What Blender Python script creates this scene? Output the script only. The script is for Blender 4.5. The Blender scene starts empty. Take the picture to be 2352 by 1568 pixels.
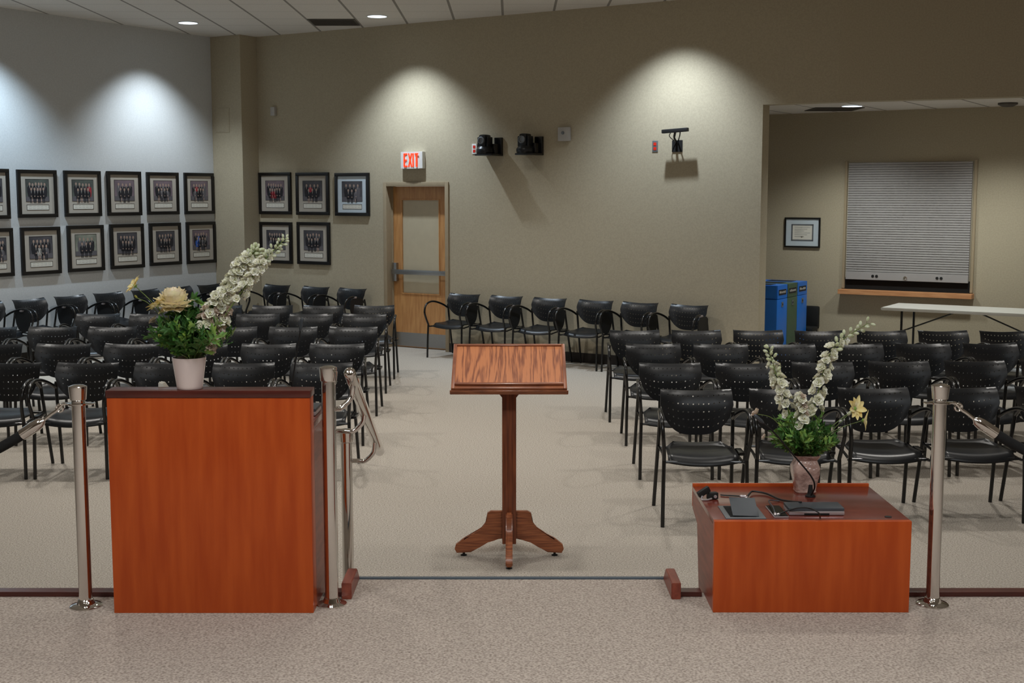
import bpy, bmesh, math, random
from mathutils import Vector, Matrix, Euler
random.seed(7)
C = bpy.context.scene.collection
sin, cos, pi, rad = math.sin, math.cos, math.pi, math.radians

# ------------------------------------------------------------------ camera
F = 2940.0; CH = 2.05; TILT = math.atan(336 / F)
cd = bpy.data.cameras.new('camera'); cam = bpy.data.objects.new('camera', cd); C.objects.link(cam)
cam.location = (0, 0, CH); cam.rotation_euler = (pi / 2 - TILT, 0, 0)
cd.sensor_width = 36; cd.lens = 36 * F / 2352; cd.clip_start = .05; cd.clip_end = 100
bpy.context.scene.camera = cam
# ------------------------------------------------------------------ world, exposure
w = bpy.data.worlds.new('world'); bpy.context.scene.world = w; w.use_nodes = True
w.node_tree.nodes['Background'].inputs[0].default_value = (1, .84, .68, 1)
w.node_tree.nodes['Background'].inputs[1].default_value = .30
vs = bpy.context.scene.view_settings
vs.view_transform = 'Standard'; vs.look = 'None'; vs.gamma = 1; vs.exposure = 0.0; vs.use_curve_mapping = False

# ------------------------------------------------------------------ measured places
CT, ST = cos(TILT), sin(TILT)
def ray(x, y):
    a = (x - 1176) / F; b = (784 - y) / F
    return Vector((a, CT + b * ST, -ST + b * CT))
def at(x, y, z):
    d = ray(x, y); t = (z - CH) / d.z; return Vector((d.x * t, d.y * t, z))
def atY(x, y, Y):
    d = ray(x, y); t = Y / d.y; return Vector((0, 0, CH)) + d * t
RA = rad(32)
U = Vector((cos(RA), -sin(RA), 0)); V = Vector((sin(RA), cos(RA), 0))
VB, UL, H, PZ = 13.74, -13.42, 4.27, .42
VA, ZH = 16.45, 3.05
def W(u, v, z=0): return U * u + V * v + Vector((0, 0, z))
def onplane(x, y, n, k):
    d = ray(x, y); t = k / (d.x * n.x + d.y * n.y); p = Vector((0, 0, CH)) + d * t
    return (p.dot(U), p.dot(V), p.z)

# ------------------------------------------------------------------ general lighting (ceiling downlights of the room, added fill lamps)
def spot(name, loc, watts, ang, blend, col, size=.1, rot=(0, 0, 0)):
    l = bpy.data.lights.new(name, 'SPOT'); l.energy = watts; l.spot_size = rad(ang); l.spot_blend = blend
    l.color = col; l.shadow_soft_size = size
    o = bpy.data.objects.new(name, l); o.location = loc; o.rotation_euler = rot; C.objects.link(o); return o
WARM = (1, .96, .90); COOL = (.80, .91, 1.0); BLUE = (.66, .84, 1.0); WASH = (.76, .88, 1.0)
# wall washers in front of the back wall and the left wall, tilted a little towards it
def washer(u, v, e, col, left=False):
    q = Euler((rad(9), 0, 0)).to_matrix().to_4x4(); q = Matrix.Rotation(-RA + (pi / 2 if left else 0), 4, 'Z') @ q
    spot('wall_washer', W(u, v, H - .03), e, 98, .85, col, .05, q.to_euler())
for u in (-10.05, -6.28): washer(u, VB - .78, 290, WASH)
washer(UL + .80, 12.15, 250, COOL, True); washer(UL + .80, 9.55, 310, BLUE, True); washer(UL + .80, 7.0, 290, BLUE, True)
# downlights over the seats, over the platform and in the alcove
for x, y, e in ((-5.4, 11.6, .6), (-4.2, 10.5, 1), (-1.7, 10.5, 1), (1.0, 10.5, 1), (3.6, 10.3, 1), (-3.6, 13.6, .9), (-.9, 13.6, .9)):
    spot('down_light', (x, y, H - .04), 190 * e, 124, .7, WARM, .10)
for x, y in ((-2.3, 7.2), (0, 7.2), (2.5, 7.2)): spot('down_light', (x, y, H - .04), 105, 120, .6, WARM, .14)
def panel(x, y, sx, sy, watts, col):  # area lamps added for glints on the chairs and frontal fill on the stand
    l = bpy.data.lights.new('added_fill_light', 'AREA'); l.shape = 'RECTANGLE'; l.size = sx; l.size_y = sy; l.energy = watts; l.color = col
    o = bpy.data.objects.new('added_fill_light', l); o.location = (x, y, H - .03); C.objects.link(o)
for x in (-2.6, 0, 2.6): panel(x, 2.2, 1.2, .6, 48, (.86, .94, 1.0))
for x, y in ((-2.4, 3.0), (0, 3.2), (2.4, 3.0), (-2.4, .4), (0, .4), (2.4, .4)):
    spot('down_light', (x, y, H - .04), 72, 135, .6, (1, .93, .84), .18)
for u, v in ((-4.9, 15.2), (-3.2, 15.2)): spot('down_light', W(u, v, ZH + .02), 135, 135, .7, (.93, .98, .96), .12)

# ------------------------------------------------------------------ materials
def lin(c): return tuple((v / 255 / 12.92) if v / 255 <= .04045 else ((v / 255 + .055) / 1.055) ** 2.4 for v in c)
def nd(nt, t, **k):
    n = nt.nodes.new(t)
    for a, b in k.items(): setattr(n, a, b)
    return n
def mat(name, rgb, rough=.6, metal=0, noise=0, scale=20, stretch=None, rgb2=None, bump=0, bscale=None, spec=.5, coat=0, emit=0, detail=4, contrast=None):
    m = bpy.data.materials.new(name); m.use_nodes = True; nt = m.node_tree; b = nt.nodes['Principled BSDF']
    c = lin(rgb); b.inputs['Base Color'].default_value = (*c, 1)
    b.inputs['Roughness'].default_value = rough; b.inputs['Metallic'].default_value = metal
    b.inputs['Specular IOR Level'].default_value = spec; b.inputs['Coat Weight'].default_value = coat
    b.inputs['Coat Roughness'].default_value = .12
    tc = nd(nt, 'ShaderNodeTexCoord'); mp = nd(nt, 'ShaderNodeMapping'); nt.links.new(tc.outputs['Object'], mp.inputs[0])
    if stretch: mp.inputs['Scale'].default_value = stretch
    if noise or rgb2:
        n = nd(nt, 'ShaderNodeTexNoise'); n.inputs['Scale'].default_value = scale; n.inputs['Detail'].default_value = detail
        nt.links.new(mp.outputs[0], n.inputs['Vector'])
        r = nd(nt, 'ShaderNodeValToRGB'); lo, hi = contrast or (.35, .65)
        r.color_ramp.elements[0].position = lo; r.color_ramp.elements[1].position = hi
        c2 = lin(rgb2) if rgb2 else tuple(v * (1 - noise) for v in c)
        r.color_ramp.elements[0].color = (*c2, 1); r.color_ramp.elements[1].color = (*c, 1)
        nt.links.new(n.outputs['Fac'], r.inputs[0]); nt.links.new(r.outputs[0], b.inputs['Base Color'])
    if bump:
        n2 = nd(nt, 'ShaderNodeTexNoise'); n2.inputs['Scale'].default_value = bscale or scale
        nt.links.new(mp.outputs[0], n2.inputs['Vector'])
        bp = nd(nt, 'ShaderNodeBump'); bp.inputs['Strength'].default_value = bump; bp.inputs['Distance'].default_value = .01
        nt.links.new(n2.outputs['Fac'], bp.inputs['Height']); nt.links.new(bp.outputs[0], b.inputs['Normal'])
    if emit:
        b.inputs['Emission Color'].default_value = (*c, 1); b.inputs['Emission Strength'].default_value = emit
    return m
M = {}
M['tan'] = mat('tan_wallcovering', (178, 167, 144), .85, noise=.10, scale=60, bump=.15, bscale=220, spec=.2)
M['grey'] = mat('grey_wallcovering', (200, 202, 202), .85, noise=.08, scale=60, bump=.15, bscale=220, spec=.2)
M['carpet'] = mat('carpet', (192, 185, 174), .95, scale=110, rgb2=(136, 128, 118), bump=.6, bscale=160, spec=.1, detail=6, contrast=(.3, .62))
M['carpet2'] = mat('platform_carpet', (190, 178, 167), .95, scale=110, rgb2=(134, 122, 112), bump=.6, bscale=160, spec=.1, detail=6, contrast=(.3, .62))
M['base'] = mat('dark_vinyl_base', (42, 34, 28), .5)
M['black'] = mat('black_plastic', (16, 19, 23), .35, spec=.46)
M['tube'] = mat('black_painted_steel', (9, 9, 10), .24, spec=.6, noise=.1, scale=9)
M['matte'] = mat('matte_black', (14, 14, 15), .6, noise=.1, scale=9)
M['chrome'] = mat('polished_chrome', (225, 222, 218), .07, 1, noise=.03, scale=5)
M['steel'] = mat('brushed_steel', (168, 168, 168), .32, 1, noise=.12, scale=30, stretch=(1, 1, 30))
M['cherry'] = mat('cherry_veneer', (184, 80, 28), .38, scale=4, stretch=(6, 6, .6), rgb2=(168, 66, 20), spec=.3, coat=.06, detail=8)
M['cherrytop'] = mat('cherry_worktop', (120, 52, 38), .25, scale=5, stretch=(.8, 9, 9), rgb2=(98, 40, 30), coat=.5, detail=8)
M['darkcherry'] = mat('dark_cherry_edge', (84, 34, 26), .32, scale=6, stretch=(.8, 8, 8), rgb2=(66, 24, 18), coat=.2)
M['redwood'] = mat('reddish_hardwood', (146, 72, 52), .4, scale=7, stretch=(6, .8, 6), rgb2=(118, 52, 38), coat=.1)
M['oakpost'] = mat('stained_oak_post', (136, 72, 40), .4, scale=9, stretch=(8, 8, .5), rgb2=(96, 46, 24), coat=.15, detail=8)
M['oakleg'] = mat('stained_oak_leg', (166, 98, 60), .4, scale=9, stretch=(.9, .9, 14), rgb2=(118, 62, 36), coat=.15, detail=8)
def oak():
    m = mat('stained_oak_board', (188, 116, 72), .38, coat=.2); nt = m.node_tree; b = nt.nodes['Principled BSDF']
    tc = nd(nt, 'ShaderNodeTexCoord'); mp = nd(nt, 'ShaderNodeMapping'); mp.inputs["Scale"].default_value = (1.7, .12, 1)
    nt.links.new(tc.outputs['Object'], mp.inputs[0])
    n = nd(nt, 'ShaderNodeTexNoise'); n.inputs['Scale'].default_value = 6; n.inputs['Detail'].default_value = 2; n.inputs['Distortion'].default_value = .3
    nt.links.new(mp.outputs[0], n.inputs[0])
    mu = nd(nt, 'ShaderNodeMath', operation='MULTIPLY'); mu.inputs[1].default_value = 62; nt.links.new(n.outputs['Fac'], mu.inputs[0])
    sn = nd(nt, 'ShaderNodeMath', operation='SINE'); nt.links.new(mu.outputs[0], sn.inputs[0])
    mp2 = nd(nt, 'ShaderNodeMapping'); mp2.inputs['Scale'].default_value = (160, 9, 9); nt.links.new(tc.outputs['Object'], mp2.inputs[0])
    n2 = nd(nt, 'ShaderNodeTexNoise'); n2.inputs['Scale'].default_value = 1; nt.links.new(mp2.outputs[0], n2.inputs[0])
    ad = nd(nt, 'ShaderNodeMath', operation='MULTIPLY_ADD'); ad.inputs[1].default_value = .22; nt.links.new(sn.outputs[0], ad.inputs[0]); nt.links.new(n2.outputs['Fac'], ad.inputs[2])
    r = nd(nt, 'ShaderNodeValToRGB'); e = r.color_ramp.elements
    e[0].position = .22; e[0].color = (*lin((140, 76, 46)), 1); e[1].position = .58; e[1].color = (*lin((206, 130, 82)), 1)
    nt.links.new(ad.outputs[0], r.inputs[0]); nt.links.new(r.outputs[0], b.inputs['Base Color']); return m
M['oak'] = oak()
M['doorwood'] = mat('maple_door_veneer', (196, 146, 92), .4, scale=5, stretch=(6, 6, .8), rgb2=(176, 124, 74), coat=.1)
M['doorframe'] = mat('beige_door_frame', (158, 142, 116), .45, noise=.05)
M['glass'] = mat('frosted_door_pane', (188, 176, 150), .35, noise=.06, scale=9)
M['ferrule'] = mat('rope_velvet', (7, 7, 8), .85, noise=.3, scale=60, bump=.3)
M['white'] = mat('white_plastic', (226, 226, 222), .4, noise=.03)
M['offwhite'] = mat('grey_white_plastic', (176, 172, 166), .5, noise=.04)
M['red'] = mat('red_plastic', (220, 44, 26), .4, noise=.05)
M['exitred'] = mat('exit_letter_red', (240, 60, 20), .4, emit=.9)
M['shutter'] = mat('grey_roller_shutter', (160, 156, 154), .5, noise=.05, scale=8)
M['lightwood'] = mat('light_wood_sill', (206, 150, 104), .4, scale=5, stretch=(1, 8, 8), rgb2=(186, 128, 84))
M['tabletop'] = mat('table_laminate', (206, 204, 196), .35, noise=.03)
M['blue'] = mat('blue_bin_plastic', (12, 104, 196), .35, noise=.08, scale=3)
M['green'] = mat('green_bin_plastic', (66, 88, 66), .45, noise=.08, scale=3)
M['void'] = mat('dark_opening', (4, 4, 4), .9)
M['frame'] = mat('black_picture_frame', (16, 14, 13), .35, noise=.2, scale=12)
M['mat_board'] = mat('grey_beige_mat_board', (172, 164, 152), .8, noise=.03)
M['mat_blue'] = mat('pale_blue_mat_board', (190, 200, 206), .8, noise=.03)
M['paper'] = mat('white_paper', (212, 208, 196), .8, noise=.03)
M['ink'] = mat('ink', (40, 38, 40), .8)
M['potw'] = mat('glazed_blush_pot', (214, 196, 190), .22, noise=.05, scale=4, coat=.4)
M['vase'] = mat('pink_beige_glazed_vase', (190, 160, 148), .2, scale=16, rgb2=(150, 120, 110), bump=.8, bscale=42, coat=.6)
M['petalw'] = mat('ivory_petal', (255, 252, 232), .6, scale=40, rgb2=(246, 246, 214), bump=.2)
M['petalp'] = mat('blush_petal', (226, 208, 188), .6, scale=40, rgb2=(206, 182, 160), bump=.2)
M['bud'] = mat('greenish_white_bud', (226, 230, 200), .55, scale=60, rgb2=(190, 204, 150))
M['petaly'] = mat('pale_yellow_petal', (255, 244, 200), .6, scale=30, rgb2=(255, 236, 204), bump=.2)
M['cosmos'] = mat('yellow_petal', (252, 234, 168), .6, scale=40, rgb2=(238, 212, 132))
M['stem'] = mat('green_stem', (112, 132, 66), .5, noise=.3, scale=40)
M['leaf'] = mat('dark_green_leaf', (70, 118, 48), .5, scale=30, rgb2=(44, 84, 34))
M['leaf2'] = mat('light_green_leaf', (112, 166, 92), .5, scale=30, rgb2=(130, 158, 60))
M['seed'] = mat('flower_centre', (150, 150, 60), .7, noise=.3, scale=90)
M['vent'] = mat('dark_grille', (84, 79, 73), .6, noise=.1)
M['lampglow'] = mat('lit_lamp_lens', (225, 240, 255), .4, emit=2.5)
M['devgrey'] = mat('dark_grey_device', (62, 68, 74), .42, noise=.15, scale=12)
M['plategrey'] = mat('grey_metal_plate', (120, 124, 128), .4, .4, noise=.1)
M['silver'] = mat('silver_edge', (196, 188, 190), .3, .6)
M['rubber'] = mat('black_rubber', (12, 12, 12), .5)
M['nosing'] = mat('blue_grey_nosing', (70, 82, 92), .5, noise=.1, scale=40)
M['edge'] = mat('hole_rim_grey', (150, 150, 148), .5)

def ceiling_mat(name, x0, y0, p):
    m = mat(name, (226, 220, 212), .9, noise=.10, scale=70, bump=.2, bscale=150, spec=.1); nt = m.node_tree; b = nt.nodes['Principled BSDF']
    src = b.inputs['Base Color'].links[0].from_socket
    tc = nd(nt, 'ShaderNodeTexCoord'); sp = nd(nt, 'ShaderNodeSeparateXYZ'); nt.links.new(tc.outputs['Object'], sp.inputs[0])
    facs = []
    for ax, o, wd in ((0, x0, .030), (1, y0, .018)):
        a = nd(nt, 'ShaderNodeMath', operation='SUBTRACT'); a.inputs[1].default_value = o; nt.links.new(sp.outputs[ax], a.inputs[0])
        d = nd(nt, 'ShaderNodeMath', operation='DIVIDE'); d.inputs[1].default_value = p; nt.links.new(a.outputs[0], d.inputs[0])
        ad = nd(nt, 'ShaderNodeMath', operation='ADD'); ad.inputs[1].default_value = 100.5; nt.links.new(d.outputs[0], ad.inputs[0])
        f = nd(nt, 'ShaderNodeMath', operation='FRACT'); nt.links.new(ad.outputs[0], f.inputs[0])
        s = nd(nt, 'ShaderNodeMath', operation='SUBTRACT'); s.inputs[1].default_value = .5; nt.links.new(f.outputs[0], s.inputs[0])
        ab = nd(nt, 'ShaderNodeMath', operation='ABSOLUTE'); nt.links.new(s.outputs[0], ab.inputs[0])
        lt = nd(nt, 'ShaderNodeMath', operation='LESS_THAN'); lt.inputs[1].default_value = wd / 2 / p * 1; nt.links.new(ab.outputs[0], lt.inputs[0])
        k = nd(nt, 'ShaderNodeMath', operation='MULTIPLY'); k.inputs[1].default_value = 1 if ax == 0 else .45; nt.links.new(lt.outputs[0], k.inputs[0]); facs.append(k)
    mx = nd(nt, 'ShaderNodeMath', operation='MAXIMUM'); nt.links.new(facs[0].outputs[0], mx.inputs[0]); nt.links.new(facs[1].outputs[0], mx.inputs[1])
    mi = nd(nt, 'ShaderNodeMix', data_type='RGBA'); nt.links.new(mx.outputs[0], mi.inputs[0]); nt.links.new(src, mi.inputs[6]); mi.inputs[7].default_value = (*lin((150, 144, 137)), 1)  # darker grid lines: shadow of the T-bar grooves put into the tile colour
    nt.links.new(mi.outputs[2], b.inputs['Base Color']); return m
M['ceil'] = ceiling_mat('acoustic_ceiling_tile', -.115, 16.58, .624)
M['ceil2'] = ceiling_mat('acoustic_ceiling_tile_low', .30, .1, .624)

# ------------------------------------------------------------------ mesh helpers
def new(): return bmesh.new()
def obj(name, bm, m, parent=None, smooth=False, loc=(0, 0, 0), rotz=0):
    me = bpy.data.meshes.new(name); bmesh.ops.recalc_face_normals(bm, faces=bm.faces); bm.to_mesh(me); bm.free()
    for x in (m if isinstance(m, (list, tuple)) else [m]): me.materials.append(M[x] if isinstance(x, str) else x)
    if smooth:
        for p in me.polygons: p.use_smooth = True
        if smooth != 2:
            try: me.set_sharp_from_angle(angle=rad(40))
            except Exception: pass
    o = bpy.data.objects.new(name, me); C.objects.link(o); o.parent = parent; o.location = loc; o.rotation_euler = (0, 0, rotz); return o
def thing(name, label, cat, loc=(0, 0, 0), rotz=0, group=None):
    o = bpy.data.objects.new(name, None); C.objects.link(o); o.empty_display_size = .1
    o.location = loc; o.rotation_euler = (0, 0, rotz); tag(o, label, cat, group); return o
def tag(o, label, cat, group=None):
    o['label'] = label; o['category'] = cat
    if group: o['group'] = group
    return o
def struct(name, bm, m, **k):
    o = obj(name, bm, m, **k); o['kind'] = 'structure'; return o
def dup(root, loc, rotz, label, group=None, name=None):
    r = root.copy(); C.objects.link(r); r.location = loc; r.rotation_euler = (0, 0, rotz); r['label'] = label
    if group: r['group'] = group
    for ch in list(root.children):
        c = ch.copy(); C.objects.link(c); c.parent = r
        for g in list(ch.children):
            d = g.copy(); C.objects.link(d); d.parent = c
    return r
def box(bm, x0, x1, y0, y1, z0, z1, bev=0, mi=0, mx=None):
    vs_ = [bm.verts.new(p) for p in ((x0, y0, z0), (x1, y0, z0), (x1, y1, z0), (x0, y1, z0), (x0, y0, z1), (x1, y0, z1), (x1, y1, z1), (x0, y1, z1))]
    fs = [bm.faces.new([vs_[i] for i in q]) for q in ((0, 3, 2, 1), (4, 5, 6, 7), (0, 1, 5, 4), (1, 2, 6, 5), (2, 3, 7, 6), (3, 0, 4, 7))]
    for f in fs: f.material_index = mi
    if bev:
        ed = set(e for f in fs for e in f.edges)
        r = bmesh.ops.bevel(bm, geom=list(ed), offset=bev, segments=2, affect='EDGES', profile=.6)
        vs_ = list(set(v for f in r['faces'] for v in f.verts) | set(v for v in vs_ if v.is_valid))
    if mx: bmesh.ops.transform(bm, matrix=mx, verts=vs_)
    return vs_
def smoothpath(pts, n=6):
    P = [Vector(p) for p in pts]
    if len(P) < 3: return P
    out = []
    for i in range(len(P) - 1):
        a = P[i - 1] if i else P[0] * 2 - P[1]; b, c = P[i], P[i + 1]; d = P[i + 2] if i + 2 < len(P) else c * 2 - b
        for k in range(n):
            t = k / n
            out.append(.5 * ((2 * b) + (c - a) * t + (2 * a - 5 * b + 4 * c - d) * t * t + (-a + 3 * b - 3 * c + d) * t ** 3))
    out.append(P[-1]); return out
def tube(bm, pts, r, seg=10, n=6, mi=0, smooth=True):
    P = smoothpath(pts, n) if smooth else [Vector(p) for p in pts]
    rr = r if isinstance(r, (list, tuple)) else None
    rings = []; up = None
    for i, p in enumerate(P):
        t = (P[min(i + 1, len(P) - 1)] - P[max(i - 1, 0)]).normalized()
        if up is None:
            up = Vector((0, 0, 1)) if abs(t.z) < .9 else Vector((1, 0, 0))
        s = t.cross(up).normalized(); up = s.cross(t).normalized()
        if rr:
            q = i / (len(P) - 1) * (len(rr) - 1); a = int(min(q, len(rr) - 2)); R = rr[a] + (rr[a + 1] - rr[a]) * (q - a)
        else: R = r
        rings.append([bm.verts.new(p + (s * cos(2 * pi * k / seg) + up * sin(2 * pi * k / seg)) * R) for k in range(seg)])
    for a, b in zip(rings, rings[1:]):
        for k in range(seg):
            f = bm.faces.new((a[k], a[(k + 1) % seg], b[(k + 1) % seg], b[k])); f.material_index = mi
    for ring in (rings[0][::-1], rings[-1]):
        f = bm.faces.new(ring); f.material_index = mi
def lathe(bm, prof, seg=28, c=(0, 0, 0), sq=0, mi=0, cap=True):
    rings = []
    for r, z in prof:
        ring = []
        for k in range(seg):
            a = 2 * pi * (k + .5) / seg; rr = r
            if sq:
                rr = r / ((abs(cos(a)) ** sq + abs(sin(a)) ** sq) ** (1 / sq))
            ring.append(bm.verts.new((c[0] + rr * cos(a), c[1] + rr * sin(a), c[2] + z)))
        rings.append(ring)
    for a, b in zip(rings, rings[1:]):
        for k in range(seg):
            f = bm.faces.new((a[k], a[(k + 1) % seg], b[(k + 1) % seg], b[k])); f.material_index = mi
    if cap and prof[0][0] > 1e-5: bm.faces.new(rings[0][::-1]).material_index = mi
    if cap and prof[-1][0] > 1e-5: bm.faces.new(rings[-1]).material_index = mi
def prism(bm, pts, a, b, axis='y', bev=0, mi=0):
    """2D outline extruded: axis 'y' -> pts are (x,z); 'x' -> pts are (y,z); 'z' -> pts are (x,y)"""
    def mk(p, t): return {'y': (p[0], t, p[1]), 'x': (t, p[0], p[1]), 'z': (p[0], p[1], t)}[axis]
    A = [bm.verts.new(mk(p, a)) for p in pts]; B = [bm.verts.new(mk(p, b)) for p in pts]; n = len(pts)
    fs = [bm.faces.new(A), bm.faces.new(B[::-1])] + [bm.faces.new((A[i], B[i], B[(i + 1) % n], A[(i + 1) % n])) for i in range(n)]
    for f in fs: f.material_index = mi
    if bev:
        bmesh.ops.bevel(bm, geom=list(set(list(fs[0].edges) + list(fs[1].edges))), offset=bev, segments=2, affect='EDGES')
    return fs
def ell(bm, c, rx, ry, rz, seg=10, rings=6, mi=0, rot=None):
    vs_ = bmesh.ops.create_uvsphere(bm, u_segments=seg, v_segments=rings, radius=1)['verts']
    mx = Matrix.Translation(Vector(c)) @ (rot or Matrix.Identity(4)) @ Matrix.Diagonal((rx, ry, rz, 1))
    bmesh.ops.transform(bm, matrix=mx, verts=vs_)
    for v in vs_:
        for f in v.link_faces: f.material_index = mi

# ------------------------------------------------------------------ the room
RZ = -RA    # rotation of everything aligned to the back wall: local x = U, local y = V
bm = new(); box(bm, -16, 14, -6, 22, -.1, 0); struct('floor', bm, 'carpet')
bm = new()      # raised platform the camera stands on, its tread in the opening and the steps down
XL, XR = at(822, 1327, PZ).x, at(1530, 1327, PZ).x
box(bm, -7, 7, -5, 5.135, 0.001, PZ); box(bm, XL - .03, XR + .03, 5.135, 5.335, 0.001, PZ)
box(bm, XL - .03, XR + .03, 5.335, 5.635, 0.001, PZ * 2 / 3); box(bm, XL - .03, XR + .03, 5.635, 5.935, 0.001, PZ / 3)
struct('floor_platform', bm, 'carpet2')
bm = new(); box(bm, XL + .002, XR - .002, 5.317, 5.342, PZ - .03, PZ + .006, .002); struct('trim_1', bm, 'nosing')
bm = new(); box(bm, -16, 14, -6, 22, H, H + .1); struct('ceiling', bm, 'ceil')

# door and walls (local frame u,v)
DU0, DU1, DZ = -10.614, -9.550, 2.221
UE = -5.29
bm = new()
box(bm, UL - .2, DU0 + .05, VB, VB + .2, 0, H); box(bm, DU0 + .05, DU1 - .05, VB, VB + .2, DZ - .05, H); box(bm, DU1 - .05, UE, VB, VB + .2, 0, H)
c19 = onplane(1925, 235, V, VB)[0]
box(bm, UE, c19, VB, VB + .2, ZH, H)
struct('wall_back', bm, 'tan', rotz=RZ)
bm = new(); box(bm, UL - .2, UL, -2, VB, 0, H); struct('wall_left', bm, 'grey', rotz=RZ)
bm = new(); box(bm, UL, -12.85, 13.41, VB, 0, H, .006); struct('wall_corner_column', bm, 'tan', rotz=RZ)
# header on the right turns towards the camera
p0 = W(c19, VB); HA = rad(-23.7)
bm = new(); box(bm, 0, 7, 0, .2, 0, H - ZH); o = struct('wall_right_header', bm, 'tan', loc=(p0.x, p0.y, ZH), rotz=HA)
# alcove
bm = new(); box(bm, -7.5, 3.5, VA, VA + .15, 0, 3.4)
struct('wall_alcove_back', bm, 'tan', rotz=RZ)
bm = new(); box(bm, -7.4, -7.2, VB + .2, VA, 0, 3.4); struct('wall_alcove_left', bm, 'tan', rotz=RZ)
bm = new(); prism(bm, [(-7.4, VB + .12), (c19, VB + .12), (3.4, VB + .10 + math.tan(rad(8.3)) * (3.4 - c19)), (3.4, VA + .1), (-7.4, VA + .1)], ZH + .065, ZH + .1, 'z'); struct('ceiling_alcove', bm, 'ceil2', rotz=RZ)
bm = new(); box(bm, -7, 7, -5.2, -5, 0, H); struct('wall_front', bm, 'tan')
bm = new(); box(bm, -4.5, 4.5, -2.4, -2.2, PZ, PZ + 1.1); tag(obj('council_dais', bm, 'darkcherry'), 'long dark wooden dais counter behind the viewpoint', 'dais')
# baseboards
bm = new(); box(bm, -12.85, DU0, VB - .012, VB, 0, .12); box(bm, DU1, UE + .012, VB - .012, VB, 0, .12); box(bm, UE, UE + .012, VB, VB + .2, 0, .12)
box(bm, -12.85, -12.838, 13.41, VB, 0, .12); box(bm, UL, -12.838, 13.398, 13.41, 0, .12)
struct('baseboard_back', bm, 'base', rotz=RZ)
bm = new(); box(bm, UL, UL + .012, 0, 13.39, 0, .12); struct('baseboard_left', bm, 'base', rotz=RZ)
bm = new(); box(bm, -7.2, 3, VA - .012, VA, 0, .12); struct('baseboard_alcove', bm, 'base', rotz=RZ)
# curb along the platform edge and wooden end blocks
zc = PZ + .02
for i, (a, b) in enumerate(((-7, -1.575), (-.765, XL - .01), (XR + .02, .776), (1.575, 7))):
    bm = new(); box(bm, a, b, 5.078, 5.137, PZ, zc, .003); struct('trim_%d' % (i + 2), bm, 'darkcherry')
for i, (s, X) in enumerate(((-1, XL), (1, XR))):
    bm = new(); a = [(5.045, PZ), (5.045, PZ + .068), (5.25, PZ + .068), (5.325, PZ + .006), (5.325, PZ)]
    xa = at(785, 1375, PZ).x if s < 0 else at(1542, 1376, PZ).x; xb = at(808, 1375, PZ).x if s < 0 else at(1564, 1376, PZ).x
    prism(bm, a, xa, xb, 'x', .003); struct('trim_%d' % (i + 6), bm, 'redwood')

# door
dr = thing('door_1', '', '', rotz=RZ); del dr['label'], dr['category']; dr['kind'] = 'structure'
bm = new(); y0 = VB - .02; y1 = VB + .19
box(bm, DU0, DU0 + .055, y0, y1, 0, DZ, .003); box(bm, DU1 - .055, DU1, y0, y1, 0, DZ, .003); box(bm, DU0 + .055, DU1 - .055, y0, y1, DZ - .055, DZ, .003)
box(bm, DU0 + .055, DU0 + .07, VB + .10, VB + .12, 0, DZ - .055); box(bm, DU1 - .07, DU1 - .055, VB + .10, VB + .12, 0, DZ - .055)
obj('door_frame', bm, 'doorframe', dr, smooth=True)
a0, a1, zt = DU0 + .058, DU1 - .058, DZ - .058; yd = VB + .12
g0 = onplane(924, 560, V, yd)[0]; g1 = onplane(1009, 560, V, yd)[0]; gz1 = onplane(960, 459, V, yd)[2]; gz0 = onplane(960, 674, V, yd)[2]
bm = new(); box(bm, a0, g0, yd, yd + .045, .012, zt); box(bm, g1, a1, yd, yd + .045, .012, zt); box(bm, g0, g1, yd, yd + .045, gz1, zt); box(bm, g0, g1, yd, yd + .045, .012, gz0)
obj('door_leaf', bm, 'doorwood', dr)
bm = new(); box(bm, g0, g1, yd + .012, yd + .03, gz0, gz1); obj('door_pane', bm, 'glass', dr)
bm = new()
for q in ((g0 - .012, g0 + .006, gz0 - .012, gz1 + .012), (g1 - .006, g1 + .012, gz0 - .012, gz1 + .012), (g0, g1, gz0 - .014, gz0 + .004), (g0, g1, gz1 - .004, gz1 + .012)):
    box(bm, q[0], q[1], yd - .008, yd + .01, q[2], q[3], .002)
obj('glazing_bead', bm, 'doorwood', dr)
bm = new(); box(bm, a0 + .01, a1 - .01, yd - .003, yd, .02, .205); obj('kick_plate', bm, 'steel', dr)
zb = onplane(960, 625, V, yd)[2]
pb = thing('push_bar', '', '', rotz=0); del pb['label'], pb['category']; pb.parent = dr
bm = new(); box(bm, a0 + .02, a1 - .01, yd - .075, yd - .03, zb - .032, zb + .032, .01); obj('bar', bm, 'steel', pb, smooth=True)
bm = new(); box(bm, a0 + .02, a0 + .09, yd - .055, yd, zb - .13, zb + .12, .01); obj('latch_case', bm, 'steel', pb, smooth=True)
bm = new(); box(bm, a1 - .05, a1 - .01, yd - .075, yd, zb - .034, zb + .034, .004); obj('bar_end', bm, 'steel', pb, smooth=True)

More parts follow.
